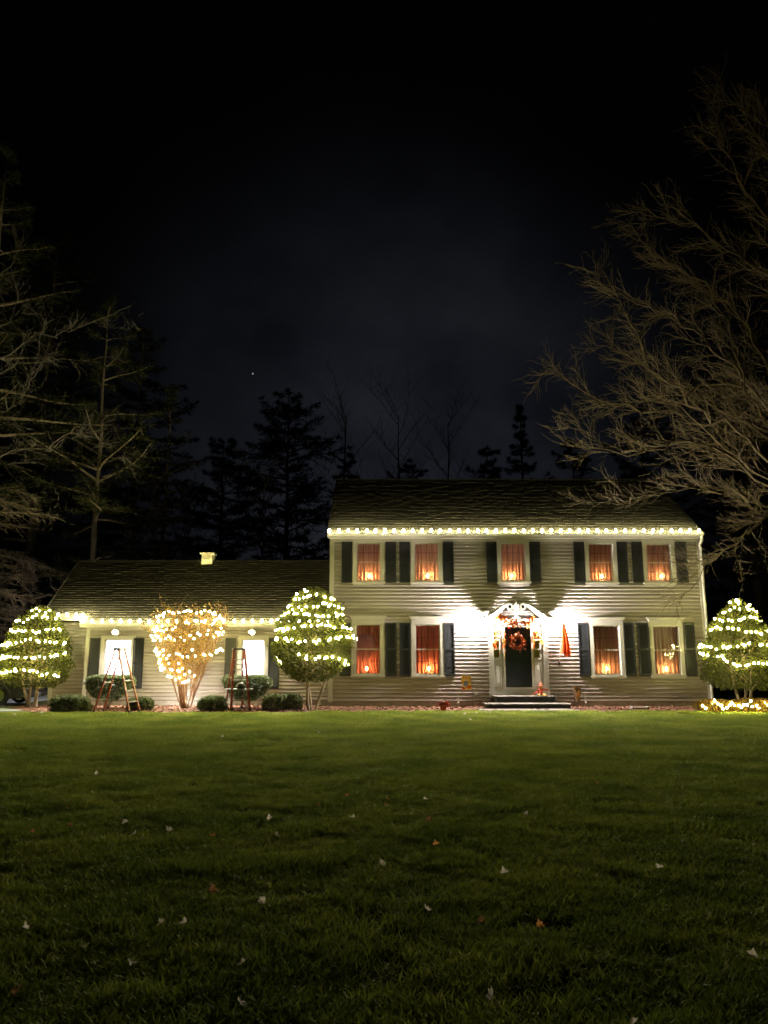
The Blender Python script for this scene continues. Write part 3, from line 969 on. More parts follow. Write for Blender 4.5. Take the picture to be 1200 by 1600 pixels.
t = thing('added_ceiling_lamp', (lx, 1.4, zmid - 0.102), 'unseen cool lamp added in the room behind the ' + lon[0], 'lamp')
MB().lathe([(0.05, zmid - 0.16), (0.05, zmid - 0.103)], (lx, 1.4, 0), 12).build('mount', M['brass'], t)
MB().lathe([(0.02, zmid - 0.26), (0.12, zmid - 0.22), (0.13, zmid - 0.165)], (lx, 1.4, 0), 12).build('shade', M['added_cool_lamp'], t, True)
M['added_warm_lamp'] = emit('added_warm_room_lamp', (1.0, 0.55, 0.40), 34.0)  # unseen lamps added behind the curtains to make them glow
for px_, zc_, lb_ in ((570, Z_SOFF - 0.02, upn[0]), (675, Z_SOFF - 0.02, upn[1]), (801, Z_SOFF - 0.02, upn[2]), (985, Z_SOFF - 0.02, 'two upstairs windows towards the downspout'), (675, zmid - 0.102, 'deep red ground-floor curtain'), (993, zmid - 0.102, 'windows between door and conical shrub')):
    X_ = at(px_, 900, 1.3).x
    t = thing('added_ceiling_lamp', (X_, 1.3, zc_), 'unseen warm lamp added in the room behind the ' + lb_, 'lamp', 'lamps added behind the curtains')
    MB().lathe([(0.05, zc_ - 0.06), (0.05, zc_ - 0.001)], (X_, 1.3, 0), 12).build('mount', M['brass'], t)
    MB().lathe([(0.02, zc_ - 0.16), (0.12, zc_ - 0.12), (0.13, zc_ - 0.065)], (X_, 1.3, 0), 12).build('shade', M['added_warm_lamp'], t, True)
# white roller shades behind the wing's glass
for k, r in enumerate(wi_r):
    m = MB().add([(r[0] - 0.04, YW + 0.15, r[2] - 0.01), (r[1] + 0.04, YW + 0.15, r[2] - 0.01), (r[1] + 0.04, YW + 0.15, r[3] + 0.03), (r[0] - 0.04, YW + 0.15, r[3] + 0.03)], [(0, 1, 2, 3)])
    m.tube([(r[0] - 0.04, YW + 0.22, r[3] + 0.04), (r[1] + 0.04, YW + 0.22, r[3] + 0.04)], 0.025, 8)
    tag(m.build('roller_shade', M['shade']), 'white roller shade drawn behind the wing window ' + ('by the side-on stepladder' if k == 0 else 'behind the tray stepladder'), 'window shade', 'shades in the wing')
    lx_, lz_ = (r[0] + r[1]) / 2, r[2] + (r[3] - r[2]) * 0.62
    t = thing('added_room_lamp', (lx_, YW + 0.62, 0.1), 'unseen floor lamp added in the room behind the wing window ' + ('by the side-on stepladder' if k == 0 else 'behind the tray stepladder'), 'lamp', 'lamps added inside the wing')  # unseen lamp added to make the drawn shade glow white
    MB().lathe([(0.14, 0.10), (0.14, 0.12), (0.015, 0.13), (0.015, lz_ - 0.12)], (lx_, YW + 0.62, 0), 10).build('stand', M['black'], t)
    MB().ball((lx_, YW + 0.62, lz_), (0.12, 0.12, 0.14), 12, 8).build('globe', M['added_shade_lamp'], t, True)

# ------------------------------------------------------------------ front door and its surround
zt = door_r[3]
sx = lambda px, py=1030: at(px, py, 0).x
dz0, dz1 = at(800, 1074, 0).z, at(800, 979.5, 0).z
d0, d1 = sx(789.5), sx(830.5)
part('door_backing', M['trim'], door_r[0] - 0.06, d0 - 0.06, -0.010, 0.05, at(800, 1090, 0).z, zt + 0.02)
part('door_backing', M['trim'], d1 + 0.06, door_r[1] + 0.06, -0.010, 0.05, at(800, 1090, 0).z, zt + 0.02)
part('door_backing', M['trim'], d0 - 0.059, d1 + 0.059, -0.010, 0.05, dz1 + 0.05, zt + 0.02)
part('kick_board', M['trim'], d0 - 0.059, d1 + 0.059, -0.012, 0.05, at(800, 1090, 0).z, dz0 - 0.052)
MB().box(d0 - 0.02, d1 + 0.02, 0.09, 0.14, dz0 - 0.03, dz1 + 0.03).build('door', M['door'], house)
m = MB()
f = 0.055
m.box(d0 - f, d0, -0.035, 0.03, dz0 - 0.05, dz1 + 0.045)
m.box(d1, d1 + f, -0.035, 0.03, dz0 - 0.05, dz1 + 0.045)
m.box(d0, d1, -0.035, 0.03, dz1, dz1 + 0.045)
m.box(d0, d1, -0.035, 0.03, dz0 - 0.05, dz0)
storm = m.build('storm_door', M['trim'], house)
MB().box(d0 - 0.002, d1 + 0.002, 0.0, 0.005, dz0 - 0.002, dz1 + 0.002).build('pane', M['glass'], storm)
hz = at(800, 1025, 0).z
m = MB().box(d0 - 0.04, d0 - 0.01, -0.05, -0.036, hz - 0.1, hz + 0.1)
m.tube([(d0 - 0.025, -0.05, hz + 0.05), (d0 - 0.025, -0.09, hz + 0.04), (d0 - 0.025, -0.09, hz - 0.06), (d0 - 0.025, -0.05, hz - 0.07)], 0.009, 6)
m.build('handle', M['brass'], storm)
# sidelights with three panes and a panel below
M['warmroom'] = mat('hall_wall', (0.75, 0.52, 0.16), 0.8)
for p0, p1 in ((770.5, 780.5), (834, 844)):
    a, b = sx(p0), sx(p1)
    z0, z1 = at(800, 1029, 0).z, at(800, 985, 0).z
    m = MB()
    m.box(a - 0.03, a, -0.04, -0.012, z0 - 0.03, z1 + 0.03)
    m.box(b, b + 0.03, -0.04, -0.012, z0 - 0.03, z1 + 0.03)
    for i in range(4):
        z = z0 + (z1 - z0) * i / 3
        e = 0.03 if i in (0, 3) else 0.012
        m.box(a, b, -0.038, -0.012, z - e, z + e)
    side = m.build('sidelight', M['trim'], house)
    for i in range(3):
        za, zb = z0 + (z1 - z0) * i / 3 + 0.014, z0 + (z1 - z0) * (i + 1) / 3 - 0.014
        MB().box(a + 0.001, b - 0.001, -0.022, -0.018, za, zb).build('pane', M['glass'], side)
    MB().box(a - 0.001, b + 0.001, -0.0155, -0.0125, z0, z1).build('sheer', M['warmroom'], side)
    za, zb = at(800, 1072, 0).z, at(800, 1036, 0).z
    m = MB()
    for bx in ((a - 0.05, a - 0.02, za, zb), (b + 0.02, b + 0.05, za, zb), (a - 0.02, b + 0.02, zb - 0.03, zb), (a - 0.02, b + 0.02, za, za + 0.03)):
        m.box(bx[0], bx[1], -0.028, -0.012, bx[2], bx[3])
    m.box(a + 0.01, b - 0.01, -0.024, -0.012, za + 0.07, zb - 0.07)
    m.build('panel', M['trim'], house)
# fluted pilasters
for px in (767.5, 852.5):
    X = sx(px)
    zb0, zb1 = at(800, 1090, 0).z, at(800, 968, 0).z
    m = MB()
    m.box(X - 0.095, X + 0.095, -0.09, -0.011, zb0, zb0 + 0.22)
    for i in range(5):
        m.box(X - 0.078 + i * 0.033, X - 0.078 + i * 0.033 + 0.024, -0.075, -0.012, zb0 + 0.221, zb1 - 0.16)
    m.box(X - 0.085, X + 0.085, -0.055, -0.0115, zb0 + 0.221, zb1 - 0.16)
    m.box(X - 0.11, X + 0.11, -0.10, -0.011, zb1 - 0.159, zb1 - 0.06)
    m.build('pilaster', M['trim'], house)
# entablature and swan-neck pediment
ex0, ex1 = at(761, 968, -0.1).x, at(859, 968, -0.1).x
ez0, ez1 = at(800, 979, 0).z, at(800, 967, 0).z
m = MB().box(ex0 + 0.06, ex1 - 0.06, -0.125, -0.013, ez0 + 0.06, ez1 - 0.05)
m.box(ex0 + 0.1, ex1 - 0.1, -0.165, -0.005, ez1 - 0.049, ez1)
m.build('entablature', M['trim'], house)
cx = at(810.5 - 3.5, 960, -0.1).x
ty0 = ez1 + 0.002
ux_ = at(806.5, 960, -0.1).x
ped = MB().box(ux_ - 0.14, ux_ + 0.14, -0.16, -0.03, ty0, ty0 + 0.05).build('pediment', M['trim'], house)
def ribbon(mb, pts, wid, y0, y1):
    pts = [Vector((p[0], 0, p[1])) for p in pts]
    L_, R_ = [], []
    for i, p in enumerate(pts):
        d = (pts[min(i + 1, len(pts) - 1)] - pts[max(i - 1, 0)]).normalized()
        nrm = Vector((-d.z, 0, d.x)) * (wid[i] / 2)
        L_.append(p + nrm); R_.append(p - nrm)
    for i in range(len(pts) - 1):
        a, b, c, d = L_[i], L_[i + 1], R_[i + 1], R_[i]
        mb.add([(q.x, y0, q.z) for q in (a, b, c, d)] + [(q.x, y1, q.z) for q in (a, b, c, d)],
               [(0, 1, 2, 3), (7, 6, 5, 4), (0, 4, 5, 1), (3, 2, 6, 7)])
for s in (-1, 1):
    sp = at(796.5 if s < 0 else 817.0, 948, -0.15)
    ex = ex0 - 0.01 if s < 0 else ex1 + 0.01
    pts, wid = [], []
    for k in range(13):
        u = k / 12
        e = (u * u * (3 - 2 * u)) ** 1.35
        pts.append((ex + (sp.x + s * 0.02 - ex) * u, ty0 + 0.035 + (sp.z + 0.07 - ty0 - 0.035) * e))
        wid.append(0.055 + 0.085 * math.sin(math.pi * min(1, u * 1.02)))
    m = MB()
    ribbon(m, pts, wid, -0.16, -0.012)
    m.build('scroll', M['trim'], ped)
    ring = MB()
    A = [2 * math.pi * k / 20 for k in range(21)]
    ribbon(ring, [(sp.x + 0.085 * math.cos(a), sp.z + 0.085 * math.sin(a)) for a in A], [0.055] * 21, -0.165, -0.013)
    ring.build('scroll_eye', M['trim'], ped)
    MB().lathe([(0.055, -0.03), (0.05, -0.012)], (sp.x, 0, sp.z), 14, 'y').build('rosette', M['shutter'], ped)
ux = at(806.5, 960, -0.1).x
uz = ty0 + 0.052
MB().lathe([(0.07, uz), (0.05, uz + 0.03), (0.03, uz + 0.06), (0.085, uz + 0.12), (0.10, uz + 0.18), (0.06, uz + 0.22), (0.03, uz + 0.25), (0.08, uz + 0.30), (0.085, uz + 0.36), (0.045, uz + 0.42), (0.015, uz + 0.46), (0.012, uz + 0.58)],
           (ux, -0.14, 0), 12).build('finial', M['trim'], ped, True)
# house bits: outlet box, sill cocks
q = at(744, 1084, 0)
part('outlet_box', M['trim'], q.x - 0.06, q.x + 0.06, -0.07, -0.022, q.z - 0.04, q.z + 0.05)
for px in (716, 914):
    q = at(px, 1097, 0)
    m = MB().tube([(q.x, 0.02, q.z + 0.03), (q.x, -0.12, q.z + 0.03), (q.x, -0.16, q.z - 0.03)], 0.022, 8)
    m.lathe([(0.05, -0.10), (0.05, -0.085)], (q.x, 0, q.z + 0.09), 10, 'y')
    m.build('tap', M['concrete'], house)

# ------------------------------------------------------------------ steps
q0, q1 = at(774, 1090, -0.55), at(868, 1090, -0.55)
st = thing('door_steps', (cx, -0.8, 0.012), 'two wide dark steps with pale treads before the front door', 'steps')
MB().box(q0.x + 0.03, q1.x - 0.03, -0.62, -0.03, 0.19, 0.345).build('riser', M['riser'], st)
MB().box(q0.x - 0.06, q1.x + 0.02, -0.66, -0.03, 0.346, 0.370).build('tread', M['stone'], st)
q0, q1 = at(759, 1100, -1.3), at(893, 1100, -1.3)
MB().box(q0.x + 0.06, q1.x - 0.04, -1.34, -0.63, 0.02, 0.150).build('riser', M['riser'], st)
MB().box(q0.x, q1.x, -1.38, -0.63, 0.151, 0.176).build('tread', M['stone'], st)
m = MB().prism([(q0.x - 0.3, 0.014), (q1.x + 0.1, 0.014), (q1.x + 0.05, 0.04), (q0.x - 0.25, 0.04)], -2.15, -1.36)
tag(m.build('stone_slab', M['stone']), 'flat pale stone slab on the ground before the steps', 'slab')

# ------------------------------------------------------------------ wall lanterns by the door
def lantern(x, Y, z, lm, label, name='wall_lantern', s=1.0, reach=0.17, group=None):
    t = thing(name, (x, Y, z), label, 'lantern', group)
    yc = Y - reach
    MB().lathe([(0.05 * s, 0), (0.055 * s, -0.015), (0.04 * s, -0.025)], (x, Y, z - 0.20 * s), 12, 'y').build('back_plate', M['black'], t)
    MB().tube([(x, Y - 0.02, z - 0.20 * s), (x, Y - 0.09, z - 0.24 * s), (x, yc, z - 0.22 * s), (x, yc, z - 0.17 * s)], 0.011 * s, 6).build('arm', M['black'], t)
    m = MB()
    for sx_ in (-1, 1):
        for sy in (-1, 1):
            m.bar((x + sx_ * 0.05 * s, yc + sy * 0.05 * s, z - 0.16 * s), (x + sx_ * 0.085 * s, yc + sy * 0.085 * s, z + 0.12 * s), 0.010 * s, 0.010 * s)
    m.lathe([(0.06 * s, z - 0.175 * s), (0.06 * s, z - 0.16 * s)], (x, yc, 0), 8)
    m.build('cage', M['black'], t)
    MB().lathe([(0.135 * s, z + 0.12 * s), (0.12 * s, z + 0.14 * s), (0.045 * s, z + 0.20 * s), (0.02 * s, z + 0.22 * s), (0.025 * s, z + 0.24 * s), (0.005, z + 0.27 * s)], (x, yc, 0), 8).build('cap', M['black'], t)
    MB().ball((x, yc, z - 0.02 * s), (0.06 * s, 0.06 * s, 0.075 * s), 12, 8).build('bulb', lm, t, True)
    return t
for px, lb in ((755.5, 'glaring wall lantern between the scarecrow garden flag and the front door'), (858.5, 'glaring wall lantern between the front door and the furled flag')):
    q = at(px, 971.5, 0)
    lantern(q.x, -0.03, q.z, M['door_lamp'], lb, reach=0.21, group='lanterns beside the front door')
# soffit floods over the wing windows
for k, px in enumerate((182, 394.5)):
    q = at(px, 986, YW - 0.2)
    zt_ = w_e - 0.056
    t = thing('soffit_light', (q.x, YW - 0.25, zt_), 'glaring lamp under the eaves over the wing window ' + ('by the side-on stepladder' if k == 0 else 'behind the tray stepladder'), 'lamp', 'flood lamps over the wing windows')
    MB().lathe([(0.06, zt_ - 0.02), (0.06, zt_)], (q.x, YW - 0.25, 0), 12).build('mount', M['trim'], t)
    ax = Vector((0, -math.sin(R(38)), -math.cos(R(38))))       # hooded, aimed down at the lawn
    bc = Vector((q.x, YW - 0.25, zt_ - 0.125))
    MB().tube([bc - ax * 0.085, bc - ax * 0.06, bc + ax * 0.02, bc + ax * 0.095], [0.04, 0.088, 0.092, 0.095], 16, cap=False).build('hood', M['trim'], t)
    MB().tube([bc - ax * 0.086, bc - ax * 0.084], [0.041, 0.041], 10).build('socket', M['trim'], t)
    MB().ball(bc, (0.055, 0.055, 0.055), 12, 8).build('bulb', M['soffit_lamp'], t, True)
# ground flood behind the twiggy shrub, washing the wing wall
q = ground(303, 1102)
t = thing('ground_light', (q.x, -0.75, 0.02), 'small flood lamp on the mulch behind the twiggy golden shrub', 'lamp')
MB().tube([(q.x, -0.75, 0.012), (q.x, -0.75, 0.12)], 0.012, 6).build('stake', M['black'], t)
MB().tube([(q.x, -0.80, 0.09), (q.x, -0.74, 0.14), (q.x, -0.69, 0.18)], [0.035, 0.055, 0.075], 10).build('housing', M['black'], t)
MB().ball((q.x, -0.66, 0.205), (0.055, 0.04, 0.055), 10, 6).build('bulb', M['ground_lamp'], t, True)
# unseen lantern added on the gable wall to light driveway and pines
added_lantern = thing('wall_lantern', (WX_L - 0.02, 3.2, 2.1), 'unseen lantern added on the gable end of the wing facing the driveway', 'lantern')
MB().lathe([(0.05, -0.03), (0.05, 0.0)], (WX_L, 3.2, 2.1), 10, 'x').build('back_plate', M['black'], added_lantern)
MB().tube([(WX_L - 0.03, 3.2, 2.1), (WX_L - 0.18, 3.2, 2.12), (WX_L - 0.18, 3.2, 2.18)], 0.012, 6).build('arm', M['black'], added_lantern)
MB().ball((WX_L - 0.18, 3.2, 2.25), (0.06, 0.06, 0.075), 12, 8).build('bulb', M['added_gable_lamp'], added_lantern, True)
MB().lathe([(0.13, 2.34), (0.05, 2.42), (0.01, 2.47)], (WX_L - 0.18, 3.2, 0), 8).build('cap', M['black'], added_lantern)

# ------------------------------------------------------------------ light strings
def bulb_mesh(name, lm, r):
    m = MB().lathe([(0.35 * r, 0), (0.85 * r, 0.5 * r), (1.0 * r, 1.05 * r), (0.8 * r, 1.75 * r), (0.4 * r, 2.3 * r), (0.06 * r, 2.6 * r)], n=8)
    return m.mesh(name, lm, True)
def socket_mesh(r):
    return MB().lathe([(0.5 * r, -0.9 * r), (0.5 * r, 0.05 * r)], n=6).mesh('socket', M['wire'])
B_EAVE, B_BUSH = bulb_mesh('bulb', M['eaves_bulb'], 0.036), bulb_mesh('bulb', M['bush_bulb'], 0.025)
B_TWIG = bulb_mesh('bulb', M['bush_bulb'], 0.020)
S_SOCK = socket_mesh(0.03)
def light_string(pts, me, label, tilt=None, seed=0, wire=True, jit=0.12, sock=True, group='strings of warm bulbs', seg=None):
    rr = random.Random(seed)
    base = Vector(pts[0])
    t = thing('string_lights', base, label, 'string lights', group)
    if wire:
        mw = MB()
        runs = seg or [pts]
        for run in runs:
            wp = []
            for i, p in enumerate(run):
                wp.append(Vector(p))
                if i < len(run) - 1:
                    wp.append((Vector(p) + Vector(run[i + 1])) / 2 + Vector((0, 0, -0.02)))
            mw.tube(wp, 0.006, 4)
        mw.build('wire', M['wire'], t)
    for i, p in enumerate(pts):
        rot = (rr.uniform(-jit, jit) + (tilt[0] if tilt else 0), rr.uniform(-jit, jit), rr.uniform(0, 6.28)) if tilt is not None else (rr.uniform(-1.3, 1.3), rr.uniform(-1.3, 1.3), rr.uniform(0, 6.28))
        b = put('bulb', me, p, t, rot)
        if sock: put('socket', S_SOCK, p, b)
    return t
# along the main gutter
n_e = 41
a, b = at(515, 829, -0.47), at(1092, 830.5, -0.47)
pts = [a.lerp(b, i / (n_e - 1)) for i in range(n_e)]
zg = Z_EAVE + 0.005
pts = [Vector((p.x, -0.492, zg)) for p in pts]
light_string(pts, B_EAVE, 'straight string of round warm bulbs along the gutter of the two-storey block', tilt=(0.15, 0, 0), seed=1)
# along the wing gutter, stepping up at the set-back end
zw = w_e + 0.075
pts = []
x = at(527, 974, 0).x
while x > WX_STEP - 0.05:
    pts.append(Vector((x, -0.010, zw)))
    x -= 0.315
xs = WX_STEP - 0.08
pts += [Vector((xs, 0.03, zw + 0.05)), Vector((xs - 0.02, 0.15, zw + 0.13)), Vector((xs - 0.05, 0.29, zw + 0.21))]
for px in (118, 104, 90):
    pts.append(Vector((at(px, 966, 0.3).x, 0.292, z2 + 0.075)))
light_string(pts, B_EAVE, 'string of pointed warm bulbs along the low gutter of the wing', tilt=(0.15, 0, 0), seed=2)

# ------------------------------------------------------------------ foliage generators
def leaf_quads(P, N, size, aspect, r, droop=0.0):
    """diamond leaves at points P with outward directions N"""
    n = len(P)
    D = N + r.normal(0, 0.75, (n, 3))
    D[:, 2] -= droop
    D /= np.linalg.norm(D, axis=1, keepdims=True) + 1e-9
    A = np.cross(D, r.normal(0, 1, (n, 3)))
    A /= np.linalg.norm(A, axis=1, keepdims=True) + 1e-9
    s = size * r.uniform(0.6, 1.3, (n, 1))
    B = A * s * aspect
    fold = np.cross(D, A) * s * 0.18
    V = np.stack([P, P + D * s * 0.5 + B + fold, P + D * s, P + D * s * 0.5 - B + fold], 1).reshape(-1, 3)
    return V, np.arange(4 * n).reshape(-1, 4)
def lump(th, z, seed):
    return (np.sin(3 * th + seed) * np.sin(2.3 * z * 3 + seed * 1.7) + 0.6 * np.sin(7 * th + 2 * seed + z * 5) + 0.5 * np.sin(11 * th - z * 9 + seed))
def crown_radius(prof, u):
    xs, ys = zip(*prof)
    return np.interp(u, xs, ys)
def crown_points(c, h, rad, prof, n, seed, lumpy=0.05, shell=0.16, ry=1.0):
    r = np.random.default_rng(seed)
    u = r.uniform(0, 1, 4 * n)
    keep = r.uniform(0, 1, 4 * n) < crown_radius(prof, u) / max(p[1] for p in prof)
    u = u[keep][:n]
    n = len(u)
    th = r.uniform(0, 2 * np.pi, n)
    R0 = crown_radius(prof, u) * rad * (1 + lumpy * lump(th, u * h, seed))
    f = 1 - np.abs(r.normal(0, shell, n))
    f = np.clip(f, 0.1, 1.0)
    stray = r.uniform(0, 1, n) < 0.05
    f[stray] += r.uniform(0, 0.10, stray.sum())
    P = np.stack([c[0] + np.cos(th) * R0 * f, c[1] + np.sin(th) * R0 * f * ry, c[2] + u * h], 1)
    du = (crown_radius(prof, np.clip(u + .03, 0, 1)) - crown_radius(prof, np.clip(u - .03, 0, 1))) / .06 * rad / h
    N = np.stack([np.cos(th), np.sin(th), -du * 0.8 + 0.1], 1)
    N /= np.linalg.norm(N, axis=1, keepdims=True)
    return P, N
def surf(c, h, rad, prof, u, th, seed, lumpy=0.05, out=0.02):
    R0 = float(crown_radius(prof, u)) * rad * (1 + lumpy * float(lump(np.array(th), np.array(u * h), seed))) + out
    return Vector((c[0] + math.cos(th) * R0, c[1] + math.sin(th) * R0, c[2] + u * h))
def branch(mb, p, d, length, r0, rr, segs=4, wob=0.25, up=0.0, r1=None, n=5):
    """a wobbling tapering branch; returns its points"""
    pts = [Vector(p)]
    d = Vector(d).normalized()
    for i in range(segs):
        d = (d + Vector((rr.gauss(0, wob), rr.gauss(0, wob), rr.gauss(0, wob) + up)) * 0.5).normalized()
        pts.append(pts[-1] + d * (length / segs))
    r1 = r0 * 0.35 if r1 is None else r1
    mb.tube(pts, [r0 + (r1 - r0) * i / segs for i in range(segs + 1)], n, cap=False)
    return pts

# ------------------------------------------------------------------ the four lit shrubs
def lit_shrub(name, label, base, crown_z, h, rad, prof, rows, seed, stems, n_leaf, str_label, leaf=0.085, lumpy=0.085, spacing=0.142):
    rr = random.Random(seed)
    t = thing(name, base, label, 'shrub')
    m = MB()
    tips = []
    for k in range(stems):
        a = 6.28 * k / stems + rr.uniform(-0.4, 0.4)
        p0 = Vector(base) + Vector((math.cos(a) * 0.12, math.sin(a) * 0.12, -0.02))
        pts = branch(m, p0, (math.cos(a) * 0.22, math.sin(a) * 0.22, 1), crown_z + h * 0.55, 0.05, rr, 7, 0.16, 0.15, 0.015, 7)
        for j in range(2, 8):
            for _ in range(3):
                b = rr.uniform(0, 6.28)
                branch(m, pts[j], (math.cos(b), math.sin(b), 0.55), rad * rr.uniform(0.5, 0.85), 0.016, rr, 4, 0.3, 0.12, 0.004, 4)
    m.build('trunk', M['bark'], t)
    c = (base[0], base[1], base[2] + crown_z)
    P, N = crown_points(c, h, rad, prof, n_leaf, seed, lumpy)
    V, F = leaf_quads(P, N, leaf, 0.28, np.random.default_rng(seed + 1))
    np_build('crown', V, F, M['evergreen'], t)
    runs, allp = [], []
    r2 = random.Random(seed + 5)
    for (u0, u1, t0, t1) in rows:       # height fraction and angle at each end; -90 degrees faces the street
        n = max(2, int(abs(R(t1 - t0)) * float(crown_radius(prof, (u0 + u1) / 2)) * rad / spacing))
        run = []
        for i in range(n + 1):
            s = i / n
            uu = u0 + (u1 - u0) * s + 0.020 * math.sin(s * 9 + seed + u0 * 20) - 0.012 * abs(math.sin(s * 23 + u0 * 9)) + r2.gauss(0, 0.009)
            th = R(t0 + (t1 - t0) * s) + r2.gauss(0, 0.045)
            run.append(surf(c, h, rad, prof, min(0.99, max(0.02, uu)), th, seed, lumpy, r2.uniform(-0.05, 0.05)))
        runs.append(run)
        allp += run
    light_string(allp, B_BUSH, str_label, None, seed, seg=runs)
    return t
q = ground(50, 1105)
lit_shrub('evergreen_shrub', 'domed evergreen shrub on bare stems at the driveway end of the wing', (q.x, q.y, 0.012), 0.64, 2.60, 1.08,
          [(0, 0.55), (0.10, 0.90), (0.3, 1.0), (0.5, 0.93), (0.7, 0.76), (0.88, 0.48), (0.97, 0.22), (1, 0.05)],
          [(0.20, 0.17, -190, -20), (0.33, 0.40, -195, -5), (0.52, 0.56, -190, 0), (0.68, 0.70, -190, -10), (0.81, 0.87, -180, 0), (0.96, 0.93, -120, -10)], 11, 4, 13000,
          'warm bulb string coiled around the domed shrub by the driveway')
q = at(487, 1100, -1.55)
lit_shrub('evergreen_shrub', 'tall egg-shaped evergreen shrub at the corner between wing and main block', (q.x, q.y, 0.012), 0.88, 2.86, 1.20,
          [(0, 0.30), (0.06, 0.55), (0.16, 0.86), (0.30, 1.0), (0.46, 0.97), (0.66, 0.82), (0.82, 0.62), (0.93, 0.40), (1, 0.10)],
          [(0.20, 0.22, -205, -175), (0.27, 0.19, -105, 5), (0.42, 0.45, -190, 5), (0.55, 0.57, -190, 5), (0.69, 0.70, -190, 0), (0.78, 0.80, -185, 0), (0.88, 0.90, -180, 0), (0.98, 0.93, -200, -120)], 23, 3, 17000,
          'warm bulb string coiled around the tall egg-shaped shrub')
q = at(1161, 1090, -1.3)
lit_shrub('evergreen_shrub', 'conical evergreen shrub on a forked trunk beyond the far corner of the house', (q.x + 0.05, q.y, 0.012), 0.62, 2.78, 1.20,
          [(0, 0.50), (0.08, 0.86), (0.2, 1.0), (0.38, 0.96), (0.55, 0.84), (0.7, 0.66), (0.84, 0.44), (0.94, 0.20), (1, 0.04)],
          [(0.28, 0.25, -120, 10), (0.45, 0.28, -200, -120), (0.48, 0.46, -195, 10), (0.66, 0.62, -190, 0), (0.77, 0.76, -190, 5), (0.87, 0.88, -180, 0), (0.96, 0.90, -170, 0), (0.99, 0.99, -100, -80)], 37, 3, 15000,
          'warm bulb string coiled around the conical shrub at the far corner')

# twiggy golden shrub with its lights
q = ground(290, 1107)
base = (q.x, q.y, 0.012)
rr = random.Random(77)
tw = thing('twiggy_shrub', base, 'vase-shaped twiggy golden-leaved shrub before the wing wall', 'shrub')
ms, mt = MB(), MB()
LP, LN = [], []
for k in range(26):
    a = 6.28 * k / 26 + rr.uniform(-0.1, 0.1)
    lean = rr.uniform(0.08, 0.50)
    pts = branch(ms, (base[0] + math.cos(a) * 0.13, base[1] + math.sin(a) * 0.10, 0.0), (math.cos(a) * lean, math.sin(a) * lean * 0.8, 1), rr.uniform(2.35, 3.05), 0.021, rr, 8, 0.10, 0.02, 0.006, 5)
    for j in range(3, 9):
        for _ in range(3):
            b = rr.uniform(0, 6.28)
            L0 = rr.uniform(0.35, 0.75)
            tp = branch(mt, pts[j], (math.cos(b) * 0.7, math.sin(b) * 0.7, 0.75), L0, 0.009, rr, 3, 0.2, 0.1, 0.003, 4)
            for tq in tp[1:]:
                for _ in range(1 if rr.random() < 0.5 else 2):
                    e = rr.uniform(0, 6.28)
                    xp = branch(mt, tq, (math.cos(e) * 0.8, math.sin(e) * 0.8, 0.6), rr.uniform(0.12, 0.28), 0.005, rr, 2, 0.25, 0.1, 0.003, 3)
                    if rr.random() < 0.85:
                        LP.append(tuple(xp[-1])); LN.append((math.cos(e), math.sin(e), 0.3))
                    if rr.random() < 0.7:
                        LP.append(tuple(xp[1])); LN.append((math.cos(e + 1), math.sin(e + 1), 0.1))
ms.build('stems', M['redtwig'], tw)
mt.build('twigs', M['redtwig'], tw)
LP, LN = np.array(LP), np.array(LN)
keep = LP[:, 2] > 1.25 + np.random.default_rng(3).uniform(-0.3, 0.3, len(LP))
V, F = leaf_quads(LP[keep], LN[keep], 0.075, 0.26, np.random.default_rng(8), 0.3)
np_build('crown', V, F, M['golden'], tw)
prof = [(0, 0.25), (0.3, 0.62), (0.55, 0.93), (0.75, 1.0), (0.9, 0.96), (1, 0.75)]
runs, allp = [], []
r2 = random.Random(5)
for (u0, u1, t0, t1) in [(0.40, 0.24, -170, -70), (0.47, 0.36, -190, -85), (0.36, 0.33, -85, -60), (0.57, 0.53, -185, -95), (0.52, 0.60, -90, 5), (0.72, 0.71, -190, -95), (0.70, 0.78, -85, 0), (0.80, 0.80, -190, -100), (0.86, 0.90, -80, 10), (0.96, 0.97, -190, 10)]:
    n = max(2, int(abs(R(t1 - t0)) * float(crown_radius(prof, (u0 + u1) / 2)) * 1.15 / 0.12))
    run = []
    for i in range(n + 1):
        s = i / n
        th = R(t0 + (t1 - t0) * s)
        p = surf(base, 3.05, 1.14, prof, u0 + (u1 - u0) * s + r2.gauss(0, 0.02), th + r2.gauss(0, 0.05), 3, 0.03, r2.uniform(-0.12, 0.02))
        run.append(p)
    runs.append(run); allp += run
light_string(allp, B_TWIG, 'warm bulb string wound through the twiggy golden shrub', None, 9, seg=runs)

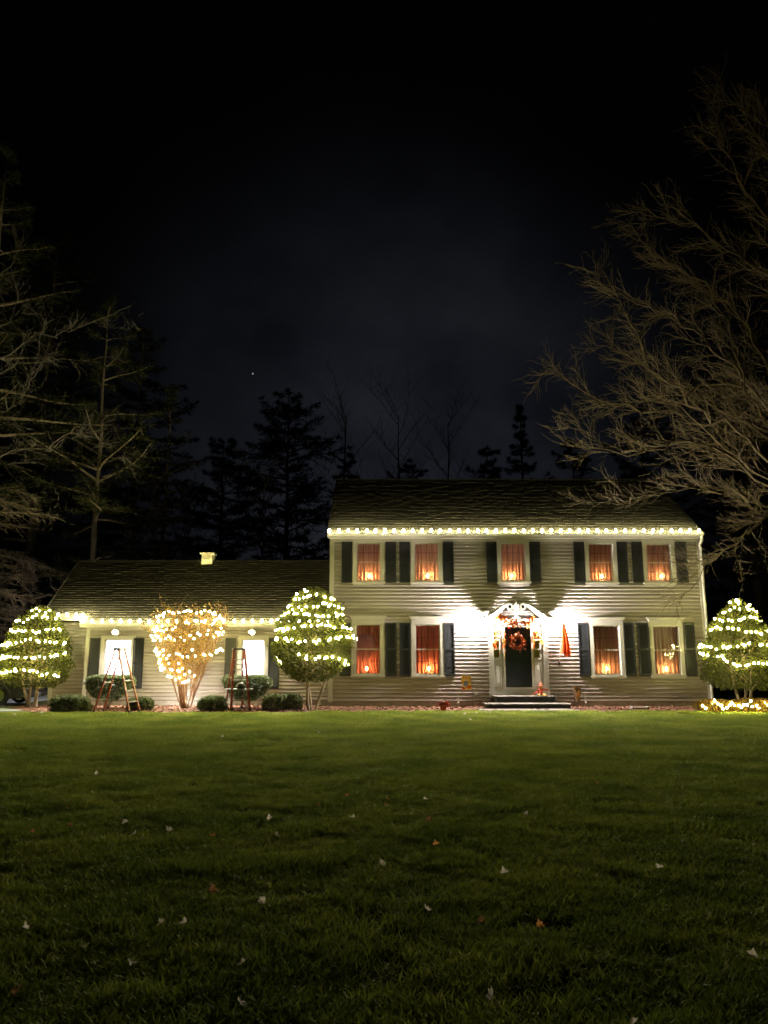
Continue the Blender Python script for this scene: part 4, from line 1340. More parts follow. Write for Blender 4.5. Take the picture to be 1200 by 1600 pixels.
# ------------------------------------------------------------------ low clipped shrubs
def low_shrub(px0, px1, py0, py1, Yg, label, seed, vase=False, m='boxwood', leaf=0.065):
    cxp = (px0 + px1) / 2
    a, b = at(px0, (py0 + py1) / 2, Yg), at(px1, (py0 + py1) / 2, Yg)
    top = at(cxp, py0, Yg).z
    rad = (b.x - a.x) / 2
    base = ((a.x + b.x) / 2, Yg, 0.012)
    t = thing('clipped_shrub', base, label, 'shrub', 'low clipped shrubs along the beds')
    rr = random.Random(seed)
    mm = MB()
    for k in range(9 if vase else 6):
        an = 6.28 * k / 8 + rr.uniform(-.2, .2)
        branch(mm, (base[0], base[1], 0.0), (math.cos(an) * 0.6, math.sin(an) * 0.5, 1), top * 0.95, 0.016, rr, 4, 0.15, 0.0, 0.005, 5)
    mm.build('stems', M['bark'], t)
    if vase:
        pr, z0 = [(0, 0.35), (0.25, 0.68), (0.6, 0.95), (0.85, 1.0), (0.97, 0.93), (1, 0.75)], 0.28 * top
    else:
        pr, z0 = [(0, 0.85), (0.3, 1.0), (0.65, 0.97), (0.88, 0.8), (1, 0.35)], 0.02
    n = int(5200 * (rad / 0.7) ** 1.3 * (1.3 if vase else 0.9))
    P, N = crown_points((base[0], base[1], z0), top - z0, rad, pr, n, seed, 0.12, 0.15, 0.85)
    # clipped top
    r = np.random.default_rng(seed)
    k = n // 3
    th, rd = r.uniform(0, 6.28, k), rad * 0.95 * np.sqrt(r.uniform(0, 1, k))
    rel = rd / rad
    tz = top - (0.0 if vase else 0.45) * (rel ** 3) * (top - z0) - np.abs(r.normal(0, 0.05, k)) + 0.05 * np.sin(th * 3 + seed) * rel
    P = np.concatenate([P, np.stack([base[0] + rd * np.cos(th), base[1] + rd * np.sin(th) * .85, tz], 1)])
    N = np.concatenate([N, np.tile([0, 0, 1.0], (k, 1))])
    V, F = leaf_quads(P, N, leaf, 0.33, np.random.default_rng(seed + 1))
    np_build('crown', V, F, M[m], t)
low_shrub(82, 140, 1088, 1112, -2.3, 'low rounded shrub at the foot of the domed shrub by the driveway', 101)
low_shrub(135, 205, 1058, 1108, -0.9, 'flat-topped vase-shaped shrub behind the stepladder seen side-on', 102, True)
low_shrub(200, 238, 1091, 1106, -1.6, 'small low shrub between the side-on stepladder and the twiggy shrub', 103)
low_shrub(313, 354, 1089, 1109, -1.9, 'small low shrub between the twiggy shrub and the second stepladder', 104)
low_shrub(350, 421, 1058, 1104, -0.8, 'flat-topped vase-shaped shrub behind the stepladder with a full tray', 105, True)
low_shrub(411, 440, 1086, 1107, -1.8, 'low rounded shrub right of the stepladder with a full tray', 106)
low_shrub(437, 470, 1085, 1106, -1.5, 'low rounded shrub beside the trunk of the tall egg-shaped shrub', 107)
low_shrub(1088, 1150, 1095, 1116, -2.4, 'low spreading shrub with bulbs at the house end of the far bed', 108, m='golden', leaf=0.06)
low_shrub(1142, 1215, 1093, 1115, -2.3, 'low spreading shrub with bulbs below the conical shrub', 109, m='golden', leaf=0.06)
rr = random.Random(12)
pts = []
for i in range(26):
    q = at(1098 + i * 4.6, 1103 + 4 * math.sin(i * 1.1) + rr.uniform(-3, 3), -2.95 + 0.3 * math.sin(i * 0.7))
    pts.append(Vector((q.x, q.y, max(q.z, 0.06))))
light_string(pts, B_BUSH, 'warm bulb string spread over the low shrubs below the conical shrub', None, 31)

# ------------------------------------------------------------------ stepladders
def stepladder(x, y, rz, label, tray, z=0.03, spread=1.05):
    t = thing('stepladder', (x, y, z), label, 'stepladder', 'stepladders on the lawn')
    ca, sa = math.cos(rz), math.sin(rz)
    def T(u, v, w): return (x + u * ca - v * sa, y + u * sa + v * ca, z + w)     # u across, v depth (front is -v)
    H = 1.80
    fy0, fy1 = -spread * 0.52, -0.06
    by0, by1 = spread * 0.48, 0.06
    fw0, fw1 = 0.28, 0.165
    def front(h): return fy0 + (fy1 - fy0) * h / H, fw0 + (fw1 - fw0) * h / H
    def back(h): return by0 + (by1 - by0) * h / H, fw0 * 0.92 + (fw1 * 0.9 - fw0 * 0.92) * h / H
    for fn in (front, back):
        for s in (-1, 1):
            a, b = fn(0.0), fn(H)
            MB().bar(T(s * a[1], a[0], 0.0), T(s * b[1], b[0], H), 0.032, 0.07 if fn is front else 0.05, (ca, sa, 0)).build('rail', M['orange_rail'], t)
    for k in range(1, 6):
        h = k * 0.30
        v, w_ = front(h)
        m = MB().hexa([T(-w_, v - 0.045, h - 0.012), T(w_, v - 0.045, h - 0.012), T(w_, v + 0.045, h - 0.012), T(-w_, v + 0.045, h - 0.012),
                       T(-w_, v - 0.045, h + 0.012), T(w_, v - 0.045, h + 0.012), T(w_, v + 0.045, h + 0.012), T(-w_, v + 0.045, h + 0.012)])
        m.build('step', M['alu'], t)
    for h in (0.35, 0.85, 1.35):
        v, w_ = back(h)
        MB().bar(T(-w_, v, h), T(w_, v, h), 0.02, 0.03).build('brace', M['alu'], t)
    for s in (-1, 1):
        (v0, w0), (v1, w1) = front(0.95), back(0.95)
        MB().bar(T(s * w0, v0, 0.95), T(s * w1, v1, 0.95), 0.006, 0.022).build('spreader', M['alu'], t)
    m = MB().hexa([T(-0.20, -0.12, H - 0.01), T(0.20, -0.12, H - 0.01), T(0.20, 0.12, H - 0.01), T(-0.20, 0.12, H - 0.01),
                   T(-0.18, -0.10, H + 0.05), T(0.18, -0.10, H + 0.05), T(0.18, 0.10, H + 0.05), T(-0.18, 0.10, H + 0.05)])
    m.build('top_cap', M['shutter'], t)
    for fn in (front, back):
        for s in (-1, 1):
            a = fn(0.0)
            MB().bar(T(s * a[1], a[0], -0.02), T(s * a[1], a[0] * 0.985, 0.06), 0.045, 0.085, (ca, sa, 0)).build('foot', M['black'], t)
    if tray:
        (v0, w0) = front(0.62)
        m = MB().hexa([T(-0.42, v0 - 0.02, 0.60), T(0.42, v0 - 0.02, 0.60), T(0.42, v0 + 0.36, 0.60), T(-0.42, v0 + 0.36, 0.60),
                       T(-0.42, v0 - 0.02, 0.63), T(0.42, v0 - 0.02, 0.63), T(0.42, v0 + 0.36, 0.63), T(-0.42, v0 + 0.36, 0.63)])
        m.build('tray', M['alu'], t)
        tb = thing('tool_bag', T(0.05, v0 + 0.15, 0.631), 'dark tool bag lying on the tray of the stepladder', 'bag')
        c = Vector(T(0.05, v0 + 0.15, 0.631))
        MB().lathe([(0.10, 0), (0.14, 0.03), (0.14, 0.10), (0.10, 0.16), (0.03, 0.18)], c, 10).build('body', M['black'], tb, True)
        MB().tube([c + Vector((0.10 * math.cos(a), 0, 0.16 + 0.07 * math.sin(a))) for a in [math.pi * k / 6 for k in range(7)]], 0.01, 5).build('handle', M['black'], tb)
    return t
q = ground(181, 1114)
stepladder(q.x, q.y, R(77), 'orange stepladder seen side-on standing on the lawn edge', False, spread=1.18)
q = ground(370, 1110)
stepladder(q.x, q.y, R(22), 'orange stepladder with a tray and tool bag standing before the wing', True)

# ------------------------------------------------------------------ autumn decorations
def leaf_shape(P, N, size, seed):
    """lobed leaves of several faces"""
    return leaf_quads(P, N, size, 0.42, np.random.default_rng(seed))
r = np.random.default_rng(21)
# wreath
wc = at(808.5, 1003, -0.06)
t = thing('door_wreath', (wc.x, -0.055, wc.z), 'round wreath of red and orange leaves on the dark front door', 'wreath')
MB().tube([(wc.x + 0.17 * math.cos(a), -0.055, wc.z + 0.17 * math.sin(a)) for a in [2 * math.pi * k / 20 for k in range(21)]], 0.02, 6).build('ring', M['redtwig'], t)
n = 420
th = r.uniform(0, 6.28, n); rd = 0.175 + r.normal(0, 0.045, n)
P = np.stack([wc.x + rd * np.cos(th), -0.065 - np.abs(r.normal(0, 0.03, n)), wc.z + rd * np.sin(th)], 1)
N = np.stack([np.cos(th) * 0.6, -0.8 + 0 * th, np.sin(th) * 0.6], 1)
V, F = leaf_shape(P, N, 0.075, 4)
np_build('leaves', V, F, M['wreath'], t)
def garland(pts, n, label, name='leaf_garland', size=0.09, spread=0.06):
    pts = [Vector(p) for p in pts]
    t = thing(name, pts[0], label, 'garland')
    MB().tube(pts, 0.012, 5).build('vine', M['redtwig'], t)
    P, N = [], []
    for i in range(n):
        s = r.uniform(0, len(pts) - 1.001)
        p = pts[int(s)].lerp(pts[int(s) + 1], s % 1)
        P.append((p.x + r.normal(0, spread * .7), p.y - abs(r.normal(0, 0.04)), p.z + r.normal(0, spread)))
        N.append((r.normal(0, .6), -0.8, r.normal(0, .6)))
    V, F = leaf_shape(np.array(P), np.array(N), size, n)
    np_build('leaves', V, F, M['autumn'], t)
garland([at(775, 964, -0.27), at(783, 968, -0.27), at(790, 973, -0.25), at(800, 974, -0.24), at(808, 973, -0.24), at(818, 974, -0.24), at(827, 973, -0.25), at(833, 966, -0.27)], 300, 'red and orange leaf garland draped over the front door')
garland([at(778, 983, -0.10), at(776, 995, -0.10), at(773, 1006, -0.11), at(771, 1010, -0.11)], 90, 'orange leaf swag on the sidelight beside the garden-flag side of the door', size=0.075, spread=0.045)
garland([at(837, 983, -0.10), at(840, 990, -0.10), at(845, 1000, -0.11), at(847, 1006, -0.11)], 80, 'red leaf swag on the sidelight beside the furled flag', size=0.075, spread=0.045)
garland([at(788, 985, -0.10), at(787, 1000, -0.10), at(788, 1018, -0.10)], 60, 'thin leaf swag down the jamb beside the door handle', size=0.05, spread=0.03)
garland([at(832.5, 985, -0.10), at(833, 1000, -0.10), at(834, 1014, -0.10)], 60, 'thin leaf swag down the hinge jamb of the door', size=0.05, spread=0.03)

# furled flag on a slanting pole
pa, pb = at(873.5, 1036, -0.03), at(881.5, 962, -0.62)
t = thing('house_flag', pa, 'furled orange-red flag hanging from a slanting pole right of the door', 'flag')
MB().tube([pa, pb], 0.012, 6).build('pole', M['ivory'], t)
MB().box(pa.x - 0.03, pa.x + 0.03, -0.05, -0.024, pa.z - 0.06, pa.z + 0.06).build('bracket', M['black'], t)
M['flagcloth'] = leafmat('flag_cloth', [(0.62, 0.05, 0.015), (0.70, 0.12, 0.02)], 0.3)
V, F = [], []
fa, fb = at(880.8, 974, -0.54), at(885, 1024, -0.54)
for j in range(13):
    u = j / 12
    wd = 0.03 + 0.15 * u ** 0.8
    cxx = fa.x + (fb.x - fa.x) * u
    z = fa.z + (fb.z - fa.z) * u
    for i in range(19):
        s = i / 18
        V.append((cxx + (s - 0.5) * 2 * wd, -0.54 + (0.02 + 0.05 * u) * math.sin(s * 19 + 2 * u), z + (0.05 * math.sin(s * 8) * u)))
for j in range(12):
    for i in range(18): F.append((j * 19 + i, j * 19 + i + 1, (j + 1) * 19 + i + 1, (j + 1) * 19 + i))
MB().add(V, F).build('cloth', M['flagcloth'], t, True)
V = [(fa.x + x_, -0.6 - 0.01 * k, fa.z - 0.15 - 0.12 * k) for k, x_ in enumerate((0.01, -0.02, 0.03))]
M['yellow'] = mat('print_yellow', (0.80, 0.45, 0.04), 0.8)
MB().add([(fa.x - 0.06, -0.575, fa.z - 0.30), (fa.x - 0.005, -0.585, fa.z - 0.16), (fa.x + 0.01, -0.59, fa.z - 0.42), (fa.x - 0.05, -0.59, fa.z - 0.5)], [(0, 1, 2, 3)]).build('stripe', M['yellow'], t)

# garden flags
def flag_stand(x, Y, zt, w, t):
    MB().tube([(x + w / 2 + 0.03, Y, 0.0), (x + w / 2 + 0.03, Y, zt + 0.03), (x - w / 2 - 0.02, Y, zt + 0.03)], 0.006, 5).build('stand', M['black'], t)
def wavy(x0, x1, Y, z0, z1, amp=0.012, ph=0.0, taper=0.0, n=10):
    V, F = [], []
    for j in range(n + 1):
        u = j / n
        for i in range(n + 1):
            s = i / n
            xm = (x0 + x1) / 2
            x = xm + (x0 + (x1 - x0) * s - xm) * (1 - taper * (1 - u))
            V.append((x, Y + amp * math.sin(s * 6 + ph + u * 2), z0 + (z1 - z0) * u))
    for j in range(n):
        for i in range(n): F.append((j * (n + 1) + i, j * (n + 1) + i + 1, (j + 1) * (n + 1) + i + 1, (j + 1) * (n + 1) + i))
    return MB().add(V, F)
a, b = at(721.5, 1078, -0.45), at(736, 1055.5, -0.45)
gx, gz = (a.x + b.x) / 2, (a.z + b.z) / 2
t = thing('garden_flag', (gx, -0.45, 0.012), 'small garden flag printed with a scarecrow, sunflowers and a pumpkin', 'flag', 'garden flags in the bed')
M['cream'] = mat('print_cream', (0.72, 0.58, 0.28), 0.85, 0.2, 20)
M['porange'] = mat('print_orange', (0.75, 0.18, 0.02), 0.8)
M['pblue'] = mat('print_blue', (0.16, 0.20, 0.32), 0.8)
M['pbrown'] = mat('print_brown', (0.20, 0.09, 0.03), 0.8)
M['pskin'] = mat('print_straw', (0.75, 0.48, 0.22), 0.8)
M['pred'] = mat('print_red', (0.55, 0.05, 0.03), 0.8)
wavy(a.x, b.x, -0.45, a.z, b.z, 0.004).build('cloth', M['cream'], t)
flag_stand(gx, -0.45, b.z, b.x - a.x, t)
def disc(mb, x, z, r0, Y, n=12, sz=1.0):
    mb.add([(x + r0 * math.cos(2 * math.pi * k / n), Y, z + r0 * sz * math.sin(2 * math.pi * k / n)) for k in range(n)], [tuple(range(n))])
Yp = -0.458
m = MB(); disc(m, gx + 0.08, a.z + 0.09, 0.085, Yp, sz=0.8); disc(m, gx - 0.01, a.z + 0.38, 0.05, Yp - 0.002, sz=0.6); m.build('print', M['porange'], t)
m = MB(); disc(m, gx - 0.02, a.z + 0.20, 0.085, Yp - 0.001, sz=1.1); m.build('print', M['pblue'], t)
m = MB(); disc(m, gx - 0.01, a.z + 0.32, 0.05, Yp - 0.003); m.build('print', M['pskin'], t)
m = MB(); disc(m, gx - 0.10, a.z + 0.05, 0.06, Yp - 0.002, sz=0.7); m.build('print', M['pred'], t)
m = MB()
for dx_, dz_ in ((-0.11, 0.40), (0.11, 0.38), (0.10, 0.26), (-0.12, 0.26)): disc(m, gx + dx_, a.z + dz_, 0.045, Yp - 0.002)
m.build('print', M['yellow'], t)
m = MB()
for dx_, dz_ in ((-0.11, 0.40), (0.11, 0.38), (0.10, 0.26), (-0.12, 0.26)): disc(m, gx + dx_, a.z + dz_, 0.018, Yp - 0.004)
m.build('print', M['pbrown'], t)
a, b = at(894.5, 1096, -0.6), at(909, 1071, -0.6)
gx = (a.x + b.x) / 2
t = thing('garden_flag', (gx, -0.6, 0.012), 'drooping brown garden flag with a pale leaf motif right of the steps', 'flag', 'garden flags in the bed')
M['brownflag'] = mat('brown_flag', (0.16, 0.10, 0.06), 0.85, 0.3, 12)
M['tanprint'] = mat('tan_print', (0.50, 0.26, 0.12), 0.85, 0.3, 12)
wavy(a.x, b.x, -0.6, a.z, b.z, 0.025, 1.0, 0.45).build('cloth', M['brownflag'], t)
flag_stand(gx, -0.6, b.z, b.x - a.x, t)
MB().add([(gx - 0.01, -0.632, a.z + 0.05), (gx + 0.09, -0.635, a.z + 0.20), (gx + 0.07, -0.632, a.z + 0.42), (gx + 0.01, -0.634, a.z + 0.30), (gx - 0.05, -0.632, a.z + 0.26), (gx - 0.06, -0.634, a.z + 0.14)], [(0, 1, 2, 3, 4, 5)]).build('print', M['tanprint'], t)

# scarecrow doll sitting on the upper step
q = at(845.5, 1088, -0.35)
dx0, dy0, dz0_ = q.x, -0.35, 0.371
t = thing('scarecrow_doll', (dx0, dy0, dz0_), 'small red scarecrow doll sitting on the upper step with arms out', 'doll')
M['dollred'] = mat('doll_cloth', (0.42, 0.06, 0.035), 0.9, 0.3, 30)
M['straw'] = mat('doll_straw', (0.60, 0.32, 0.10), 0.9, 0.3, 40)
MB().tube([(dx0, dy0, dz0_ + 0.01), (dx0, dy0, dz0_ + 0.10), (dx0, dy0, dz0_ + 0.20), (dx0, dy0, dz0_ + 0.235)], [0.075, 0.085, 0.06, 0.025], 10).build('torso', M['dollred'], t, True)
MB().ball((dx0, dy0, dz0_ + 0.285), (0.055, 0.05, 0.06), 10, 8).build('head', M['pskin'], t, True)
MB().lathe([(0.10, dz0_ + 0.32), (0.095, dz0_ + 0.328), (0.05, dz0_ + 0.335), (0.035, dz0_ + 0.38), (0.008, dz0_ + 0.42)], (dx0, dy0, 0), 10).build('hat', M['dollred'], t)
for s in (-1, 1):
    MB().tube([(dx0 + s * 0.05, dy0, dz0_ + 0.20), (dx0 + s * 0.13, dy0 - 0.02, dz0_ + (0.20 if s > 0 else 0.12)), (dx0 + s * 0.23, dy0 - 0.03, dz0_ + (0.17 if s > 0 else 0.05))], [0.032, 0.028, 0.026], 8).build('arm', M['dollred'], t, True)
    MB().tube([(dx0 + s * 0.04, dy0 - 0.02, dz0_ + 0.04), (dx0 + s * 0.10, dy0 - 0.16, dz0_ + 0.035), (dx0 + s * 0.12, dy0 - 0.24, dz0_ + 0.035)], [0.04, 0.034, 0.03], 8).build('leg', M['straw'], t, True)
P = np.array([[dx0 + s * 0.24, dy0 - 0.03, dz0_ + (0.17 if s > 0 else 0.05)] for s in (-1, 1) for _ in range(12)] + [[dx0 + r.normal(0, 0.05), dy0 - 0.04, dz0_ + 0.25] for _ in range(20)])
V, F = leaf_quads(P, np.tile([0, -0.6, -0.2], (len(P), 1)), 0.06, 0.12, r)
np_build('straw', V, F, M['straw'], t)

# red potted plant at the lawn edge, splash block, pale stones by the bed
q = ground(693, 1113)
t = thing('potted_plant', (q.x, q.y, 0.02), 'small dark red potted plant on the lawn edge left of the steps', 'potted plant')
MB().lathe([(0.075, 0.02), (0.105, 0.17), (0.115, 0.175), (0.115, 0.20), (0.09, 0.20)], (q.x, q.y, 0), 12).build('pot', M['dollred'], t)
P = np.array([[q.x + r.normal(0, 0.06), q.y + r.normal(0, 0.06), 0.20 + abs(r.normal(0, 0.05))] for _ in range(130)])
N = P - np.array([q.x, q.y, 0.15])
V, F = leaf_quads(P, N / np.linalg.norm(N, axis=1, keepdims=True), 0.09, 0.3, r)
M['redleaf'] = leafmat('dark_red_leaf', [(0.16, 0.02, 0.015), (0.28, 0.03, 0.02), (0.10, 0.03, 0.015)], 0.2)
np_build('leaves', V, F, M['redleaf'], t)
q = ground(999, 1108)
m = MB().prism([(q.x - 0.27, 0.013), (q.x + 0.27, 0.013), (q.x + 0.25, 0.09), (q.x + 0.2, 0.06), (q.x - 0.2, 0.06), (q.x - 0.25, 0.09)], q.y - 0.15, q.y + 0.15)
tag(m.build('splash_block', M['stone']), 'pale concrete splash block lying in the bed at the lawn edge', 'splash block')

# ------------------------------------------------------------------ dark car on the driveway
tr = thing('parked_car', at(-40, 1098, 1.2).xy.to_3d() + Vector((0, 0, 0.01)), 'dark grey car parked on the driveway behind the domed shrub', 'car')
O = Vector(wpos(tr)); fx = at(47, 1080, 0.6).x
# nose points along +X towards the house; its flank faces the street
y0, y1 = 0.3, 2.05
def tb(name, m, x0, x1, ya, yb, z0, z1, bev=0.05, parent=tr):
    o = MB().box(x0, x1, ya, yb, z0, z1).build(name, m, parent)
    if bev:
        md = o.modifiers.new('bevel', 'BEVEL'); md.width = bev; md.segments = 3
    return o
m = MB()
prof_t = [(fx - 4.5, 0.26), (fx - 0.12, 0.24), (fx - 0.02, 0.40), (fx - 0.05, 0.66), (fx - 0.30, 0.80), (fx - 1.35, 0.93), (fx - 2.05, 1.40), (fx - 3.30, 1.42), (fx - 3.95, 1.02), (fx - 4.5, 0.98)]
m.prism(prof_t, y0, y1)
body = m.build('body', M['darkpaint'], tr)
md = body.modifiers.new('bevel', 'BEVEL'); md.width = 0.05; md.segments = 3
M['carglass'] = mat('car_glass', (0.01, 0.012, 0.014), 0.08, 0.0)
MB().prism([(fx - 1.58, 0.96), (fx - 2.10, 1.33), (fx - 2.62, 1.35), (fx - 2.62, 0.96)], y0 - 0.006, y0 + 0.01).build('side_window', M['carglass'], tr)
MB().prism([(fx - 2.68, 0.96), (fx - 2.68, 1.35), (fx - 3.25, 1.34), (fx - 3.65, 0.98)], y0 - 0.006, y0 + 0.01).build('side_window', M['carglass'], tr)
for wx in (fx - 0.92, fx - 3.65):
    for wy in (y0 + 0.02, y1 - 0.24):
        wh = MB().lathe([(0.25, 0.0), (0.31, 0.02), (0.325, 0.07), (0.325, 0.15), (0.31, 0.19), (0.25, 0.21)], (wx, wy - 0.03, 0.335), 24, 'y').build('wheel', M['tyre'], tr, True)
        MB().lathe([(0.21, -0.006), (0.19, 0.02), (0.07, -0.004), (0.02, -0.004)], (wx, wy - 0.03, 0.335), 20, 'y').build('rim', M['chrome'], wh)
        MB().tube([(wx + 0.38 * math.cos(a), wy - 0.035 if wy < 1.2 else wy + 0.235, 0.335 + 0.38 * math.sin(a)) for a in [math.pi * k / 10 for k in range(11)]], 0.03, 6).build('wheel_arch', M['black'], tr)
for z in (0.46, 0.52, 0.58):
    tb('grille_bar', M['chrome'], fx - 0.03, fx + 0.015, y0 + 0.35, y1 - 0.35, z, z + 0.024, 0.006)
tb('bumper', M['chrome'], fx - 0.14, fx + 0.05, y0 + 0.02, y1 - 0.02, 0.28, 0.42, 0.03)
M['headlight'] = mat('headlight', (0.75, 0.8, 0.9), 0.1)
for yy in (y0 + 0.03, y1 - 0.33):
    tb('headlight', M['headlight'], fx - 0.12, fx + 0.012, yy, yy + 0.30, 0.55, 0.70, 0.03)
tb('number_plate', M['headlight'], fx + 0.051, fx + 0.06, 1.0, 1.32, 0.30, 0.41, 0)
tb('mirror', M['black'], fx - 1.9, fx - 1.78, y0 - 0.2, y0 - 0.01, 0.95, 1.08, 0.03)

# ------------------------------------------------------------------ bare trees
def twiggy(mt, pts, rads, rr, bias, step=0.28, t0=0.25, l1=(0.9, 2.0), lvl=3, dens=1.0):
    """side branches, then twigs, along a limb"""
    P = [Vector(p) for p in pts]
    seglen = [(P[i + 1] - P[i]).length for i in range(len(P) - 1)]
    tot = sum(seglen)
    s = tot * t0
    side = 1
    while s < tot:
        acc = 0
        for i, L in enumerate(seglen):
            if s <= acc + L: break
            acc += L
        f = (s - acc) / L
        p = P[i].lerp(P[i + 1], f)
        d = (P[i + 1] - P[i]).normalized()
        rd = rads[i] + (rads[i + 1] - rads[i]) * f
        q = Vector((rr.gauss(0, 1), rr.gauss(0, 1), rr.gauss(0, 1)))
        q = (q - d * q.dot(d)).normalized()
        nd = (d * 0.9 + q * 0.75 + bias).normalized()
        ln = rr.uniform(*l1) * (1.15 - 0.5 * s / tot)
        sub = branch(mt, p, nd, ln, min(rd * 0.6, 0.022), rr, 6, 0.36, 0.06, 0.005, 4)
        for j in range(1, 7):
            for _ in range(2 if rr.random() < 0.75 * dens else 1):
                q = Vector((rr.gauss(0, 1), rr.gauss(0, 1), rr.gauss(0, 1)))
                dd = (sub[j] - sub[j - 1]).normalized()
                nd2 = (dd * 0.9 + q.normalized() * 0.7 + bias * 0.8).normalized()
                tw_ = branch(mt, sub[j], nd2, rr.uniform(0.35, 0.95), 0.0075, rr, 4, 0.38, 0.07, 0.0034, 3)
                if lvl > 2:
                    for k in (1, 2, 3, 4):
                        if rr.random() < 0.5:
                            q = Vector((rr.gauss(0, 1), rr.gauss(0, 1), rr.gauss(0, 1)))
                            dd = (tw_[k] - tw_[k - 1]).normalized()
                            branch(mt, tw_[k], (dd + q.normalized() * 0.7 + bias * 0.6), rr.uniform(0.15, 0.42), 0.0042, rr, 3, 0.4, 0.06, 0.0028, 3)
        s += step * rr.uniform(0.6, 1.4)
def smooth_line(pts, rr, n=4, wob=0.05):
    out = []
    P = [Vector(p) for p in pts]
    for i in range(len(P) - 1):
        p0, p1, p2, p3 = P[max(i - 1, 0)], P[i], P[i + 1], P[min(i + 2, len(P) - 1)]
        for k in range(n):
            t = k / n
            out.append(0.5 * ((2 * p1) + (p2 - p0) * t + (2 * p0 - 5 * p1 + 4 * p2 - p3) * t * t + (3 * p1 - p0 - 3 * p2 + p3) * t ** 3)
                       + (Vector((rr.gauss(0, wob), rr.gauss(0, wob), rr.gauss(0, wob))) if i + k else Vector((0, 0, 0))))
    out.append(P[-1])
    return out
def limbed_tree(name, label, base, fork, limbs, seed, bias, r_trunk=0.30, r_limb=0.13, step=0.30, l1=(0.9, 2.0), bark='bark', twm='twig'):
    rr = random.Random(seed)
    t = thing(name, base, label, 'tree')
    b, f = Vector(base), Vector(fork)
    tp = smooth_line([b, b.lerp(f, 0.3) + Vector((0.08, 0, 0)), b.lerp(f, 0.65) + Vector((-0.06, 0.05, 0)), f], rr, 4, 0.02)
    m = MB()
    n = len(tp)
    m.tube(tp, [r_trunk * (1.35 if i == 0 else 1.0) * (1 - 0.45 * i / (n - 1)) for i in range(n)], 12)
    m.build('trunk', M[bark], t, True)
    mt = MB()
    for L in limbs:
        pts = smooth_line(L[0], rr, 4, 0.085)
        n = len(pts)
        r0 = 0.75 * L[1]
        rads = [max(0.009, r0 * (1 - i / (n - 1)) ** 0.9 + 0.009) for i in range(n)]
        MB().tube(pts, rads, 8).build('limb', M[twm], t, True)
        twiggy(mt, pts, rads, rr, bias, step, 0.28, l1)
    mt.build('crown', M[twm], t)
    return t
def pl(Ys, *pix): return [at(p[0], p[1], Y) for p, Y in zip(pix, Ys)]
YT = -1.6
bx = at(1300, 1000, YT).x
fk = at(1295, 850, YT)
limbs = [
    (pl((-1.6, -1.6, -1.8, -2, -2, -2.2, -2.2), (1295, 850), (1200, 722), (1130, 662), (1060, 612), (1008, 560), (978, 490), (935, 432)), 0.07),
    (pl((-1.6, -1.8, -2, -2.2, -2.4, -2.6), (1295, 850), (1185, 742), (1100, 690), (1020, 700), (950, 705), (885, 662)), 0.055),
    (pl((-1.6, -1, -0.4, 0, 0.4, 0.8), (1297, 830), (1200, 560), (1150, 490), (1092, 442), (1030, 402), (975, 352)), 0.065),
    (pl((-1.6, -1.9, -2.4, -2.8, -3, -3.2), (1295, 835), (1212, 640), (1140, 570), (1085, 520), (1030, 490), (965, 455)), 0.06),
    (pl((-1.6, -1.6, -1.4, -1.2, -1), (1300, 780), (1235, 460), (1195, 345), (1140, 255), (1105, 165)), 0.07),
    (pl((-1.6, -2.2, -2.6, -3, -3.2), (1300, 780), (1252, 500), (1180, 415), (1085, 358), (1010, 325)), 0.06),
    (pl((-1.6, -1.8, -2, -2.2, -2.4), (1295, 852), (1195, 792), (1105, 762), (1010, 772), (935, 785)), 0.04),
    (pl((-1.6, -1.9, -2, -2, -2), (1295, 855), (1205, 800), (1150, 850), (1100, 890), (1050, 945)), 0.025),
    (pl((-1.6, -1.2, -0.8, -0.6, -0.6, -0.8), (1296, 845), (1205, 630), (1115, 600), (1025, 645), (935, 622), (852, 580)), 0.06),
    (pl((-1.6, -0.6, 0.2, 0.8, 1.2), (1296, 845), (1215, 690), (1120, 640), (1030, 590), (930, 540)), 0.055),
    (pl((-1.6, -2.2, -2.8, -3.4), (1300, 800), (1270, 500), (1230, 300), (1190, 170)), 0.07),
    (pl((-1.6, -0.8, 0, 0.6, 1), (1300, 800), (1260, 420), (1215, 270), (1170, 190), (1120, 130)), 0.06),
    (pl((-1.6, -1.8, -2, -2.2), (1300, 800), (1370, 560), (1450, 400), (1500, 250)), 0.08),
    (pl((-1.6, -2, -2.4, -2.6, -2.8), (1297, 840), (1225, 700), (1170, 610), (1120, 480), (1060, 420)), 0.055),
    (pl((-1.6, -1, -0.8, -0.8, -1), (1296, 850), (1220, 760), (1150, 720), (1080, 650), (1000, 620)), 0.05),
]
limbed_tree('bare_tree', 'large bare spreading tree with twigs reaching before the far end of the house', (bx, YT, 0), fk, limbs, 51, Vector((-0.24, 0, 0.08)), step=0.40, l1=(0.6, 1.8))
